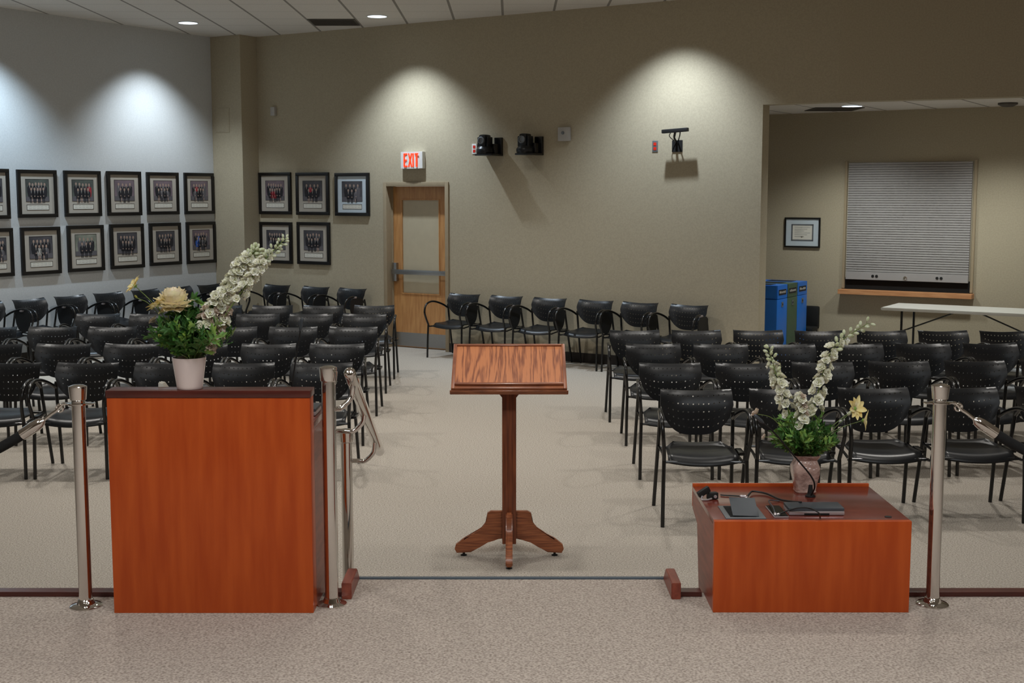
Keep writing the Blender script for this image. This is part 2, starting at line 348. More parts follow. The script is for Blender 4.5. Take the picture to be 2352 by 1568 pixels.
# ------------------------------------------------------------------ ceiling fixtures
def downlight(p, label, r=.125):
    t = thing('ceiling_light', label, 'light', p)
    bm = new(); lathe(bm, [(r + .012, -.004), (r + .012, 0), (r - .004, .0), (r - .004, -.006), (r + .012, -.004)], 32, cap=False); obj('trim_ring', bm, 'white', t, True)
    bm = new(); lathe(bm, [(0, -.003), (r - .003, -.003), (r - .003, .0)], 32, cap=False); obj('lens', bm, 'lampglow', t, True)
downlight(at(432, 52, H) - Vector((0, 0, .002)), 'round lit downlight in the ceiling near the left corner')
downlight(at(866, 37, H) - Vector((0, 0, .002)), 'round lit downlight in the ceiling beside the dark vent')
downlight(at(1957, 243, ZH + .065) - Vector((0, 0, .002)), 'round lit downlight in the low alcove ceiling')
bm = new(); lathe(bm, [(.11, 0), (.11, -.02), (.06, -.045), (0, -.05)], 24); tag(obj('ceiling_speaker', bm, 'vent', loc=at(2315, 236, ZH + .065), smooth=True), 'dark round ceiling fitting at the far right of the alcove ceiling', 'speaker')
def grille(p, label, s=.3):
    t = thing('ceiling_vent', label, 'vent', p)
    bm = new()
    for q in ((-s, s, -s, -s + .02), (-s, s, s - .02, s), (-s, -s + .02, -s + .02, s - .02), (s - .02, s, -s + .02, s - .02)): box(bm, *q, -.008, 0)
    obj('vent_frame', bm, 'vent', t)
    bm = new()
    for k in range(18): box(bm, -s + .02, s - .02, -s + .03 + k * .03, -s + .036 + k * .03, -.008, 0)
    obj('louvres', bm, 'vent', t)
    bm = new(); box(bm, -s + .02, s - .02, -s + .02, s - .02, -.001, 0); obj('backing', bm, 'vent', t)
pg = (at(708, 43, H) + at(822, 58, H)) / 2
grille((-.115 - .624 * 3.5, 16.58 + .312, H - .001), 'dark square air return grille in the ceiling above the framed photographs')
grille(at(1925, 250, ZH + .065) + Vector((-.05, 0, -.001)), 'square air vent in the low alcove ceiling')

# ------------------------------------------------------------------ things on the walls
def wallthing(name, label, cat, u, z, v=VB, group=None):
    p = W(u, v, z); return thing(name, label, cat, p, RZ, group)   # local -y points out of the back wall
def ub(x, y): q = onplane(x, y, V, VB); return q[0], q[2]
# exit sign
u, z = ub(952, 368); t = wallthing('exit_sign', 'white exit sign with red letters above the wooden door', 'sign', u, z)
bm = new(); n = 8; P = [(-.175 + .35 * k / n, -.065 - .03 * (1 - (2 * k / n - 1) ** 2)) for k in range(n + 1)]
prism(bm, P + [(.175, 0), (-.175, 0)], -.11, .11, 'z', .004); obj('housing', bm, 'white', t, True)
def stroke(bm, x0, z0, x1, z1, wd, y):
    d = Vector((x1 - x0, 0, z1 - z0)).normalized(); s = Vector((d.z, 0, -d.x)) * wd / 2
    a, b = Vector((x0, y, z0)), Vector((x1, y, z1)); o = Vector((0, .006, 0))
    A = [bm.verts.new(p) for p in (a - s, a + s, b + s, b - s)]; B = [bm.verts.new(p + o) for p in (a - s, a + s, b + s, b - s)]
    bm.faces.new(A); bm.faces.new(B[::-1])
    for i in range(4): bm.faces.new((A[i], B[i], B[(i + 1) % 4], A[(i + 1) % 4]))
bm = new(); hz = .088; yy = -.0985
def ltr(x): return x
for s in ((-.11, -hz, -.11, hz), (-.115, hz - .009, -.058, hz - .009), (-.115, 0, -.066, 0), (-.115, -hz + .009, -.058, -hz + .009)): stroke(bm, *s, .018, yy)
for s in ((-.036, -hz, .012, hz), (.012, -hz, -.036, hz)): stroke(bm, *s, .02, yy)
stroke(bm, .036, -hz, .036, hz, .02, yy)
stroke(bm, .09, -hz, .09, hz, .02, yy); stroke(bm, .062, hz - .009, .118, hz - .009, .018, yy)
obj('lettering', bm, 'exitred', t, loc=(.012, 0, 0))
# sensor, access panel
u, z = ub(631, 256); bm = new(); box(bm, -.04, .04, -.05, 0, -.06, .06, .008)
tag(obj('motion_sensor', bm, 'offwhite', loc=W(u, VB, z), rotz=RZ, smooth=True), 'small off-white sensor box high on the wall beside the corner column', 'sensor')
q = onplane(512, 276, V, 13.41); bm = new(); box(bm, -.13, .13, -.006, 0, -.17, .17, .002)
t = thing('access_panel', 'flush tan access panel high on the corner column', 'panel', W(q[0], 13.41, q[2]), RZ); obj('panel_frame', bm, 'tan', t)
bm = new(); box(bm, -.115, .115, -.009, -.006, -.155, .155, .001); obj('panel_door', bm, 'tan', t)
# outlets
for (x, y, lb, m) in ((1090, 342, 'white outlet plate with red sockets left of the wall cameras', 'white'), (1505, 336, 'brown outlet plate with red sockets beside the black bracket device', 'plategrey')):
    u, z = ub(x, y); t = wallthing('wall_outlet', lb, 'outlet', u, z)
    bm = new(); box(bm, -.036, .036, -.008, 0, -.065, .065, .003); obj('plate', bm, m, t, True)
    for dz in (-.026, .026):
        bm = new(); box(bm, -.018, .018, -.011, -.008, dz - .018, dz + .018, .003); obj('socket', bm, 'red', t)
# small smoke box
u, z = ub(1298, 308); t = wallthing('wall_detector', 'square pale detector box between the cameras and the bracket device', 'detector', u, z)
bm = new(); box(bm, -.085, .085, -.04, 0, -.085, .085, .012); obj('housing', bm, 'offwhite', t, True)
bm = new(); lathe(bm, [(.022, 0), (.02, .008), (0, .01)], 16); bmesh.ops.rotate(bm, verts=bm.verts, matrix=Matrix.Rotation(pi / 2, 3, 'X')); obj('lens', bm, 'plategrey', t, True, loc=(-.01, -.04, .015))
# ptz cameras
def ptz(x, y, lb):
    u, z = ub(x, y); u += .072; t = wallthing('wall_camera', lb, 'camera', u, z, group='black cameras on wall shelves')
    bm = new(); box(bm, .02, .13, -.04, -.001, -.13, .10, .006); box(bm, -.13, .13, -.26, -.001, -.128, -.105, .004); box(bm, .02, .10, -.14, -.04, -.105, .02, .01); obj('shelf_bracket', bm, 'tube', t, True)
    bm = new(); lathe(bm, [(.105, -.104), (.112, -.085), (.112, -.05), (.10, -.035), (.085, -.015)], 24, c=(-.04, -.16, 0)); obj('camera_base', bm, 'black', t, True)
    bm = new(); box(bm, -.122, -.09, -.215, -.105, -.03, .105, .014); box(bm, .01, .042, -.215, -.105, -.03, .105, .014); obj('yoke', bm, 'black', t, True)
    bm = new(); box(bm, -.092, .012, -.235, -.09, -.03, .135, .03); obj('camera_head', bm, 'black', t, True)
    bm = new(); lathe(bm, [(.042, 0), (.046, .03), (.036, .034), (.034, .02), (0, .016)], 20); bmesh.ops.rotate(bm, verts=bm.verts, matrix=Matrix.Rotation(pi / 2, 3, 'X'))
    obj('lens_ring', bm, 'plategrey', t, True, loc=(-.04, -.225, .06))
ptz(1125, 335, 'black wall camera nearest the exit door, outlet at its left')
ptz(1217, 333, 'black wall camera right of its twin, nearer the pale detector box')
# bracket device
u, z = ub(1550, 318); t = wallthing('bracket_sensor', 'black bar sensor on an arm above a square black wall plate', 'sensor', u, z)
bm = new(); box(bm, -.03, .10, -.012, -.001, -.155, -.02, .002); obj('wall_plate', bm, 'void', t)
bm = new(); tube(bm, [(.03, -.02, -.05), (.04, -.10, .0), (.07, -.16, .03), (.09, -.18, .07)], .014, 8); tube(bm, [(.05, -.02, -.04), (.12, -.13, .02), (.14, -.16, .06)], .007, 8); tube(bm, [(.02, -.02, -.04), (-.02, -.10, .02), (.02, -.15, .07)], .005, 8); obj('arm', bm, 'tube', t, True)
bm = new(); box(bm, -.07, .25, -.21, -.15, .055, .098, .008, mx=Matrix.Rotation(rad(-3), 4, 'Y')); obj('sensor_bar', bm, 'matte', t, True)

# framed group photographs
SK = mat('print_skin', (160, 136, 122), .7); DK = mat('print_dark', (28, 26, 32), .7); LG = mat('print_light', (170, 166, 160), .7)
RD = mat('print_red', (150, 40, 50), .7); BL = mat('print_blue', (50, 90, 170), .7); MG = mat('print_grey', (92, 88, 92), .7)
BGS = [mat('print_backdrop_%s' % n, c, .6, scale=5, rgb2=c2) for n, c, c2 in (('slate', (84, 82, 86), (58, 56, 60)), ('mauve', (126, 108, 116), (96, 84, 90)), ('pale', (150, 152, 136), (96, 100, 90)), ('green', (92, 100, 92), (60, 62, 60)))]
def photo_mesh(seed, wd, ht, style):
    rn = random.Random(seed); bm = new()
    def poly(pts, y, mi):
        f = bm.faces.new([bm.verts.new((p[0], y, p[1])) for p in pts]); f.material_index = mi
    poly([(-wd / 2, -ht / 2), (wd / 2, -ht / 2), (wd / 2, ht / 2), (-wd / 2, ht / 2)], 0, 0)
    poly([(-wd / 2, -ht / 2), (wd / 2, -ht / 2), (wd / 2, -ht * .28), (-wd / 2, -ht * .28)], -.0003, 6)
    def person(x, top, s, y, body, seated):
        hh = .075 * s * ht * 2; hw = hh * .36
        poly([(x + hw * cos(a), top - hh * .5 + hh * .5 * sin(a)) for a in [k * pi / 4 for k in range(8)]], y - .0001, 1)
        sw = hh * .95; bt = top - hh * 1.02
        L_ = ht * (.36 if seated else .5) * s
        poly([(x - sw * .4, bt), (x - sw * .95, bt - hh * .45), (x - sw, bt - L_ * .55), (x - sw * .7, bt - L_), (x + sw * .7, bt - L_), (x + sw, bt - L_ * .55), (x + sw * .95, bt - hh * .45), (x + sw * .4, bt)], y, body)
        poly([(x - hw * .35, bt), (x + hw * .35, bt), (x, bt - hh * .9)], y - .0001, 3)
        if seated:
            for sx in (-1, 1): poly([(x + sx * hw * .2, bt - L_ * .8), (x + sx * hw * 1.2, bt - L_ * .8), (x + sx * hw * 1.1, bt - L_ * 1.55), (x + sx * hw * .3, bt - L_ * 1.55)], y, 2 if rn.random() < .7 else 1)
            poly([(x - hw * .8, bt - L_ * .62), (x + hw * .8, bt - L_ * .62), (x, bt - L_ * .78)], y - .0002, 1)
    n = rn.choice((4, 5, 5, 6)); sp = wd * .78 / n; dk = lambda: rn.choice((2, 2, 2, 2, 6, style[1]))
    for k in range(n): person((k - (n - 1) / 2) * sp + rn.uniform(-.004, .004), ht * (.36 + rn.uniform(-.03, .03)), 1, -.0006, dk(), False)
    n2 = n - 1
    for k in range(n2): person((k - (n2 - 1) / 2) * sp + rn.uniform(-.004, .004), ht * (.12 + rn.uniform(-.02, .02)), 1, -.0012, dk(), True)
    return bm
def picture(n_, k0, x, y, xl, xr, yt, yb, seed, label, group, matm='mat_board', style=(0, 2), side='B'):
    nrm, kk = (V, VB) if side == 'B' else (U, UL)
    a = onplane(xl, y, nrm, kk); b = onplane(xr, y, nrm, kk); zt = onplane(x, yt, nrm, kk)[2]; zb_ = onplane(x, yb, nrm, kk)[2]
    i = 0 if side == 'B' else 1
    wd = abs(b[i] - a[i]) - .01; ht = zt - zb_; c = (a[i] + b[i]) / 2; zc_ = (zt + zb_) / 2
    p = W(c, VB - .001, zc_) if side == 'B' else W(UL + .001, c, zc_)
    t = thing('framed_photograph', label, 'picture', p, RZ if side == 'B' else RZ + pi / 2, group)
    fw = .045; d = .035; hw, hh = wd / 2, ht / 2
    bm = new()
    for q in ((-hw, hw, hh - fw, hh), (-hw, hw, -hh, -hh + fw), (-hw, -hw + fw, -hh + fw, hh - fw), (hw - fw, hw, -hh + fw, hh - fw)): box(bm, q[0], q[1], -d, 0, q[2], q[3], .004)
    obj('frame', bm, 'frame', t, True)
    bm = new(); box(bm, -hw + fw, hw - fw, -.018, -.002, -hh + fw, hh - fw); obj('mat_board', bm, matm, t)
    pw, ph = wd * .58, ht * .46
    ms = [BGS[style[0]], SK, DK, LG, RD, BL, MG]
    bm = photo_mesh(seed, pw, ph, style); o = obj('group_photo', bm, ms, t, loc=(0, -.0195, ht * .07))
    bm = new(); yy = -.021
    for q in ((-pw / 2 - .004, pw / 2 + .004, ph / 2, ph / 2 + .004), (-pw / 2 - .004, pw / 2 + .004, -ph / 2 - .004, -ph / 2), (-pw / 2 - .004, -pw / 2, -ph / 2, ph / 2), (pw / 2, pw / 2 + .004, -ph / 2, ph / 2)): box(bm, q[0], q[1], -.003, 0, q[2], q[3])
    obj('photo_border', bm, 'ink', t, loc=(0, -.018, ht * .07))
    bm = new(); cw, ch = wd * .55 / 2, ht * .10 / 2; cz = -ht * .285
    box(bm, -cw, cw, -.0195, -.018, cz - ch, cz + ch, mi=0)
    for q in ((-cw - .004, cw + .004, cz + ch, cz + ch + .004), (-cw - .004, cw + .004, cz - ch - .004, cz - ch), (-cw - .004, -cw, cz - ch, cz + ch), (cw, cw + .004, cz - ch, cz + ch)): box(bm, q[0], q[1], -.021, -.018, q[2], q[3], mi=1)
    rn = random.Random(seed + 50)
    for r_ in range(2):
        for s_ in range(5):
            x0 = -cw * .85 + s_ * cw * .36; z0 = cz + (r_ - .5) * ch * .8
            for k in range(4):
                xa, xb = x0 + k * cw * .07, x0 + (k + 1) * cw * .07; za, zb2 = z0 + rn.uniform(-.003, .003), z0 + rn.uniform(-.003, .003)
                vv = [bm.verts.new(q) for q in ((xa, -.0198, za - .0009), (xb, -.0198, zb2 - .0009), (xb, -.0198, zb2 + .0009), (xa, -.0198, za + .0009))]; bm.faces.new(vv).material_index = 1
    obj('signature_card', bm, ['paper', 'ink'], t)
    return t
G1, G2 = 'framed group photographs on the left wall', 'framed group photographs beside the door'
LW = [(-62, 20, 387, 503, 'in the upper left-wall row, cut by the image edge', (0, 5)), (37, 129, 390, 499.5, 'with a dark seated group, upper row, second from the image edge', (3, 2)),
      (145, 230, 392, 497, 'with one figure in red, upper row, left wall', (3, 4)), (243.6, 322.5, 393.4, 495, 'upper row on the left wall, third from the corner column', (1, 2)),
      (335, 408.5, 395.7, 492.6, 'upper row on the left wall, second from the corner column', (1, 6)), (421, 489, 397, 491.4, 'upper row on the left wall, next to the corner column', (1, 4))]
LB = [(-50, 29, 524, 636, 'in the lower left-wall row, cut by the image edge', (0, 2)), (45.6, 137.4, 521, 630, 'with a pale-clothed group, lower row, second from the image edge', (0, 3)),
      (152.5, 237, 517, 622.7, 'with a light backdrop, lower row, fourth from the corner column', (2, 4)), (250.6, 328.8, 514, 616, 'lower row on the left wall, third from the corner column', (0, 3)),
      (341, 414, 511.5, 608.7, 'lower row on the left wall, second from the corner column', (0, 6)), (426, 493, 509, 604.4, 'with a figure in blue, lower row next to the corner column', (1, 5))]
for k, (xl, xr, yt, yb, lb, st) in enumerate(LW + LB):
    picture('p', 0, (xl + xr) / 2, (yt + yb) / 2, xl, xr, yt, yb, 11 + k, 'black framed group photograph ' + lb, G1, style=st, side='L')
BW = [(597, 671, 396, 492, 'upper row beside the column, leftmost of three', (1, 4), 'mat_board'), (682, 758.5, 396, 493.6, 'upper row right of the column, middle of three', (0, 4), 'mat_board'),
      (771.5, 851, 397, 495.6, 'with a pale blue mat, nearest the door', (0, 2), 'mat_blue'), (599.5, 673.4, 509.7, 604.4, 'lower row, behind the tip of the white flower spike', (0, 2), 'mat_board'), (684.6, 760.6, 510, 607, 'lower row, second from the corner column, back wall', (0, 2), 'mat_board')]
for k, (xl, xr, yt, yb, lb, st, mm) in enumerate(BW):
    picture('p', 0, (xl + xr) / 2, (yt + yb) / 2, xl, xr, yt, yb, 41 + k, 'black framed group photograph ' + lb, G2, mm, st)

# ------------------------------------------------------------------ alcove
def ua(x, y, v=VA): q = onplane(x, y, V, v); return q[0], q[2]
(cu0, cz1), (cu1, cz0) = ua(1804, 499), ua(1884, 569)
t = thing('framed_certificate', 'black framed certificate with ornate border on the alcove wall', 'picture', W((cu0 + cu1) / 2, VA - .001, (cz0 + cz1) / 2), RZ)
hw, hh = (cu1 - cu0) / 2, (cz1 - cz0) / 2; bm = new(); fw = .02
for q in ((-hw, hw, hh - fw, hh), (-hw, hw, -hh, -hh + fw), (-hw, -hw + fw, -hh + fw, hh - fw), (hw - fw, hw, -hh + fw, hh - fw)): box(bm, q[0], q[1], -.03, 0, q[2], q[3], .003)
obj('frame', bm, 'frame', t, True)
bm = new(); box(bm, -hw + fw, hw - fw, -.014, 0, -hh + fw, hh - fw); obj('mat_board', bm, 'mat_blue', t)
bm = new(); a, b = hw * .62, hh * .56
box(bm, -a, a, -.0155, -.014, -b, b)
for q in ((-a, a, b - .018, b), (-a, a, -b, -b + .018), (-a, -a + .018, -b, b), (a - .018, a, -b, b)): box(bm, q[0], q[1], -.017, -.014, q[2], q[3], mi=1)
for k in range(6): box(bm, -a * .7, a * .7 - (k % 3) * .04, -.0165, -.014, b * .6 - k * b * .22, b * .6 - k * b * .22 + .004, mi=1)
lathe(bm, [(0, 0)] + [(.014, 0), (.014, .001)], 12, c=(0, -.016, -b * .45), mi=1)
obj('certificate', bm, ['paper', 'plategrey'], t)
# shutter window
(su0, sz0), (su1, _) = ua(1941, 640), ua(2229, 650); (_, szt), (_, sz9) = ua(1950, 374), ua(2085, 664)
t = thing('roller_shutter', 'grey slatted roller shutter almost closed over the serving hatch', 'shutter', W((su0 + su1) / 2, VA, 0), RZ)
hw = (su1 - su0) / 2; n = 46; bm = new(); zb0 = sz0 + .0
pts = []
for k in range(n):
    z0 = zb0 + .10 + (szt - zb0 - .10) * k / n; z1 = zb0 + .10 + (szt - zb0 - .10) * (k + 1) / n
    pts += [(-.03, z0), (-.042, z0 + (z1 - z0) * .25), (-.042, z0 + (z1 - z0) * .75), (-.03, z1)]
prism(bm, [(-.01, zb0 + .1)] + pts + [(-.01, szt)], -hw + .02, hw - .02, 'x'); obj('slats', bm, 'shutter', t)
bm = new(); box(bm, -hw + .02, hw - .02, -.05, -.01, zb0, zb0 + .1, .004); obj('bottom_bar', bm, 'shutter', t)
for dx in (-.42 * hw * 1.25, -.42 * hw * 1.25 + .05, .5 * hw, .5 * hw + .05):
    bm = new(); lathe(bm, [(.018, 0), (.018, .006), (0, .007)], 14); bmesh.ops.rotate(bm, verts=bm.verts, matrix=Matrix.Rotation(pi / 2, 3, 'X')); obj('black_bolt', bm, 'matte', t, True, loc=(dx, -.05, zb0 + .05))
bm = new(); lathe(bm, [(.024, 0), (.022, .012), (.01, .014), (.01, .02), (0, .02)], 16); bmesh.ops.rotate(bm, verts=bm.verts, matrix=Matrix.Rotation(pi / 2, 3, 'X')); obj('lock', bm, 'chrome', t, True, loc=(0, -.05, zb0 + .04))
for s in (-1, 1):
    bm = new(); box(bm, s * hw - .035 if s < 0 else hw - .0, s * hw if s < 0 else hw + .035, -.03, 0, zb0 - .12, szt + .02, .003); obj('guide_rail', bm, 'doorframe', t)
bm = new(); box(bm, -hw, hw, -.004, 0, zb0 - .15, zb0 + .02); obj('dark_gap', bm, 'void', t)
bm = new(); box(bm, -hw - .05, hw + .05, -.14, 0, zb0 - .19, zb0 - .13, .004); tag(obj('counter_sill', bm, 'lightwood', loc=W((su0 + su1) / 2, VA, 0), rotz=RZ), 'light wood counter sill under the grey roller shutter', 'sill')
# recycling bins
zt = .95
for k, (m, lb) in enumerate((('blue', 'blue recycling bin nearest the wall end, foremost of three'), ('green', 'dark green recycling bin between two blue ones'), ('blue', 'blue recycling bin farthest back, beside the green one'))):
    t = thing('recycling_bin', lb, 'recycling bin', W(-5.52, 14.95 + k * .365, 0), RZ, 'row of recycling bins in the alcove')
    bm = new(); box(bm, -.56, 0, 0, .36, 0, .78, .008); obj('bin_body', bm, m, t, True)
    bm = new(); prism(bm, [(-.56, .785), (0, .785), (0, zt), (-.56, zt + .0)], 0, .36, 'y', .008); obj('bin_hood', bm, m, t, True)
    bm = new(); box(bm, -.45, -.12, .09, .27, zt - .002, zt + .003); obj('slot', bm, 'void', t)
    bm = new(); box(bm, 0, .003, .05, .31, zt - .12, zt - .055); obj('sign_plate', bm, 'matte', t)
    bm = new(); rn = random.Random(k)
    for j in range(7): box(bm, .003, .0045, .07 + j * .032, .09 + j * .032, zt - .10, zt - .10 + rn.uniform(.018, .03))
    obj('sign_lettering', bm, 'offwhite', t)
    bm = new(); box(bm, 0, .006, .15, .21, zt - .27, zt - .21, .002); obj('lock_plate', bm, 'plategrey', t)
    bm = new(); box(bm, .006, .008, .168, .192, zt - .253, zt - .228); obj('keyhole', bm, 'void', t)
# dark padded chair beyond bins
t = thing('padded_chair', 'dark padded chair partly hidden behind the recycling bins', 'chair', W(-5.66, 16.24, 0), RZ)
bm = new(); box(bm, -.20, .20, .10, .16, .30, .60, .025); obj('backrest', bm, 'matte', t, True)
bm = new(); box(bm, -.20, .20, -.14, .09, .28, .34, .02); obj('seat', bm, 'matte', t, True)
for sx in (-.2, .2):
    for sy in (-.12, .12):
        bm = new(); tube(bm, [(sx * .85, sy, 0), (sx * .85, sy, .30)], .011, 8); obj('leg', bm, 'tube', t, True)
# folding table
t = thing('folding_table', 'long white folding table with black legs under the roller shutter', 'table', W(0, 0, 0), RZ)
q0 = at(2018, 707, .73); u0 = q0.dot(U); v0 = 15.13; v1 = 15.88; ul = u0 + .0; ur = ul + 1.83
bm = new(); prism(bm, [(ul + .0, v0), (ur, v0), (ur, v1), (ul + .0, v1)], .695, .73, 'z', .006); obj('tabletop', bm, 'tabletop', t, True)
for uu in (ul + .22, ur - .22):
    for vv in (v0 + .1, v1 - .1):
        bm = new(); tube(bm, [(uu, vv, 0), (uu, vv, .70)], .014, 8, smooth=False); obj('leg', bm, 'tube', t, True)
    bm = new(); tube(bm, [(uu, v0 + .1, .12), (uu, v1 - .1, .12)], .011, 8, smooth=False); obj('stretcher', bm, 'tube', t, True)
for uu, um in ((ul + .22, ul + .8), (ur - .22, ur - .8)):
    bm = new(); vv = (v0 + v1) / 2; tube(bm, [(uu, vv, .45), (um, vv, .69)], .009, 8, smooth=False); tube(bm, [(uu, v0 + .1, .45), (uu, v1 - .1, .45)], .009, 8, smooth=False); obj('folding_brace', bm, 'tube', t, True)

# ------------------------------------------------------------------ chairs
def back_mesh():
    bm = new(); NC = 14; rows = [(0, .075, 0)]
    v = .075
    for k in range(5):
        rows.append((v, v + .088, 1)); v += .088
        if k < 4: rows.append((v, v + .088, 0)); v += .088
    rows.append((v, 1.0, 0))
    def pt(s, t, off):
        uu = s * 2 - 1
        hwid = .230 + .012 * t - .030 * max(0, t - .55) / .45
        zt_ = .795 - .016 * (1 - uu * uu)
        zb_ = .500 + .125 * abs(uu) ** 3.2
        z = zt_ - t * (zt_ - zb_)
        q = (z - .61) / .185; y = .166 + (z - .61) * .08 + .056 * max(0, q) ** 2.8 - .052 * abs(uu) ** 2.8
        y += .012 * max(0, (z - .765) / .03) ** 2          # lip rolls back at the top edge
        return Vector((uu * hwid, y + off, z))
    cache = {}
    def V_(s, t, off):
        k = (round(s, 5), round(t, 5), off)
        if k not in cache: cache[k] = bm.verts.new(pt(s, t, off))
        return cache[k]
    TH = .010
    for off in (0, TH):
        for r, (t0, t1, holes) in enumerate(rows):
            for c in range(NC):
                s0, s1 = c / NC, (c + 1) / NC; sm, tm = (s0 + s1) / 2, (t0 + t1) / 2
                bd = [(s0, t0), (sm, t0), (s1, t0), (s1, tm), (s1, t1), (sm, t1), (s0, t1), (s0, tm)]
                B = [V_(a, b, off) for a, b in bd]
                if holes and 1 <= c <= 12:
                    if True:
                        R = .0052; cx = pt(sm, tm, 0); ds = (pt(s1, tm, 0) - pt(s0, tm, 0)).length; dt = (pt(sm, t1, 0) - pt(sm, t0, 0)).length
                        ring = []
                        for q in range(8):
                            a = -3 * pi / 4 + q * pi / 4
                            ring.append(V_(sm + cos(a) * R / ds * (s1 - s0), tm + sin(a) * R / dt * (t1 - t0), off))
                        for q in range(8):
                            bm.faces.new((B[q], B[(q + 1) % 8], ring[(q + 1) % 8], ring[q]))
                        continue
                bm.faces.new(B)
    bmesh.ops.recalc_face_normals(bm, faces=bm.faces)
    # bridge front and back sheets along every open edge
    inv = {v: k for k, v in cache.items()}
    for e in [e for e in bm.edges if len(e.link_faces) == 1]:
        a, b = e.verts; ka, kb = inv[a], inv[b]
        if ka[2] == 0:
            try: bm.faces.new((a, b, cache[(kb[0], kb[1], TH)], cache[(ka[0], ka[1], TH)]))
            except ValueError: pass
    return bm
def seat_mesh():
    bm = new(); NX, NY = 14, 12; top = []
    for off in (0, -.012):
        g = []
        for j in range(NY + 1):
            t = j / NY; row = []
            for i in range(NX + 1):
                s = i / NX * 2 - 1
                hw = .222 - .020 * t - .05 * max(0, t - .75) / .25 * abs(s) ** 2
                y = -.235 + t * .42 + .03 * s * s * (1 if t > .5 else 0) * 0 - .0
                if t < .5: y += .035 * s * s * (1 - t * 2)
                else: y -= .05 * abs(s) ** 3 * (t - .5) * 2
                z = .425 + .016 * s * s - .006 * sin(t * pi) + .022 * max(0, t - .7) / .3
                z -= .042 * max(0, 1 - t / .16) ** 2
                row.append(bm.verts.new((s * hw, y, z + off)))
            g.append(row)
        top.append(g)
        for j in range(NY):
            for i in range(NX): bm.faces.new((g[j][i], g[j][i + 1], g[j + 1][i + 1], g[j + 1][i]))
    a, b = top
    per = [(0, i) for i in range(NX + 1)] + [(j, NX) for j in range(1, NY + 1)] + [(NY, i) for i in range(NX - 1, -1, -1)] + [(j, 0) for j in range(NY - 1, 0, -1)]
    for (j, i), (k, l) in zip(per, per[1:] + per[:1]): bm.faces.new((a[j][i], a[k][l], b[k][l], b[j][i]))
    return bm
def make_chair(name, tablet):
    t = thing(name, 'x', 'chair')
    obj('seat', seat_mesh(), 'black', t, 2); obj('backrest', back_mesh(), 'black', t, True)
    for s in (-1, 1):
        bm = new(); tube(bm, [(s * .262, -.280, 0), (s * .260, -.272, .22), (s * .256, -.262, .42)], .0125, 10, 3); obj('leg', bm, 'tube', t, True)
        bm = new(); tube(bm, [(s * .256, -.262, .42), (s * .262, -.300, .50), (s * .270, -.322, .58), (s * .274, -.29, .665), (s * .274, -.20, .703), (s * .268, -.09, .700), (s * .25, .04, .66), (s * .236, .135, .612)], .0125, 10, 5); obj('armrest', bm, 'tube', t, True)
        bm = new(); tube(bm, [(s * .232, .145, .655), (s * .236, .150, .61), (s * .245, .205, .35), (s * .256, .280, 0)], .0125, 10, 4); obj('leg', bm, 'tube', t, True)
    bm = new(); tube(bm, [(-.256, -.20, .395), (.256, -.20, .395)], .009, 8, smooth=False); tube(bm, [(-.24, .17, .415), (.24, .17, .415)], .009, 8, smooth=False)
    for s in (-1, 1):
        tube(bm, [(s * .256, -.262, .40), (s * .245, -.20, .395), (s * .235, .0, .41), (s * .24, .19, .42)], .009, 8, 3)
    obj('seat_frame', bm, 'tube', t, True)
    bm = new(); box(bm, .245, .325 if tablet else .284, -.06, .10, .405, .425, .004); obj('linking_bracket', bm, 'tube', t, True)
    if tablet:
        bm = new(); P = []
        for k in range(9): a = pi + k * pi / 8; P.append((-.11 + .125 * cos(a) * (1.1 if a > 1.5 * pi else 1), .55 + .125 * sin(a)))
        P = [(-.235, .66), (-.24, .58)] + [(-.11 + .128 * cos(pi + .2 + k * (pi - .4) / 8), .56 + .135 * sin(pi + .2 + k * (pi - .4) / 8)) for k in range(9)] + [(.03, .60), (.03, .66), (-.01, .685), (-.19, .69)]
        prism(bm, P, .289, .303, 'x', .003); obj('folded_tablet', bm, 'matte', t, True)
        bm = new(); box(bm, .262, .292, -.13, -.09, .672, .708, .004); obj('tablet_hinge', bm, 'silver', t)
    return t
proto = make_chair('perforated_armchair', False); protot = make_chair('tablet_armchair', True)
used = {}
def place(kind, x, y, rz, label, group):
    p = protot if kind else proto
    if kind not in used:
        used[kind] = 1; p.location = (x, y, 0); p.rotation_euler = (0, 0, rz); p['label'] = label; p['group'] = group; return
    dup(p, (x, y, 0), rz, label, group)
ORD = ['first', 'second', 'third', 'fourth', 'fifth', 'sixth', 'seventh', 'eighth', 'ninth']
ROWN = ['front', 'second', 'third', 'fourth', 'back']
GR, GL = 'black armchairs in rows right of the aisle', 'black armchairs in rows left of the aisle'
rightrows = [([(1518, 893), (1719, 891), (1921, 889), (2130, 888), (2328, 886)], 162), ([(1471, 832), (1643, 832), (1814, 830), (1989, 828), (2168, 827), (2345, 827)], 140),
             ([(1439, 788), (1590, 788), (1747, 788), (1902, 788), (2056, 787), (2210, 787)], 124), ([(1405, 757), (1540, 757), (1679, 757), (1826, 758), (1966, 758), (2108, 758), (2250, 759)], 112)]
def even(lst):
    n = len(lst); mx_, my = sum(range(n)) / n, sum(lst) / n; k = sum((i - mx_) * (v - my) for i, v in enumerate(lst)) / sum((i - mx_) ** 2 for i in range(n))
    return [my + k * (i - mx_) for i in range(n)]
for r, (lst, wpx) in enumerate(rightrows):
    lst = list(zip(even([q[0] for q in lst]), [q[1] for q in lst]))
    for k, (x, y) in enumerate(lst):
        c = at(x, y, .795); y0 = c.y - .20
        place(0, c.x + .23, y0, random.uniform(-.004, .004), 'black perforated armchair, %s from the aisle in the %s row right of the aisle' % (ORD[k], ['front', 'second', 'third', 'rear'][r]), GR)
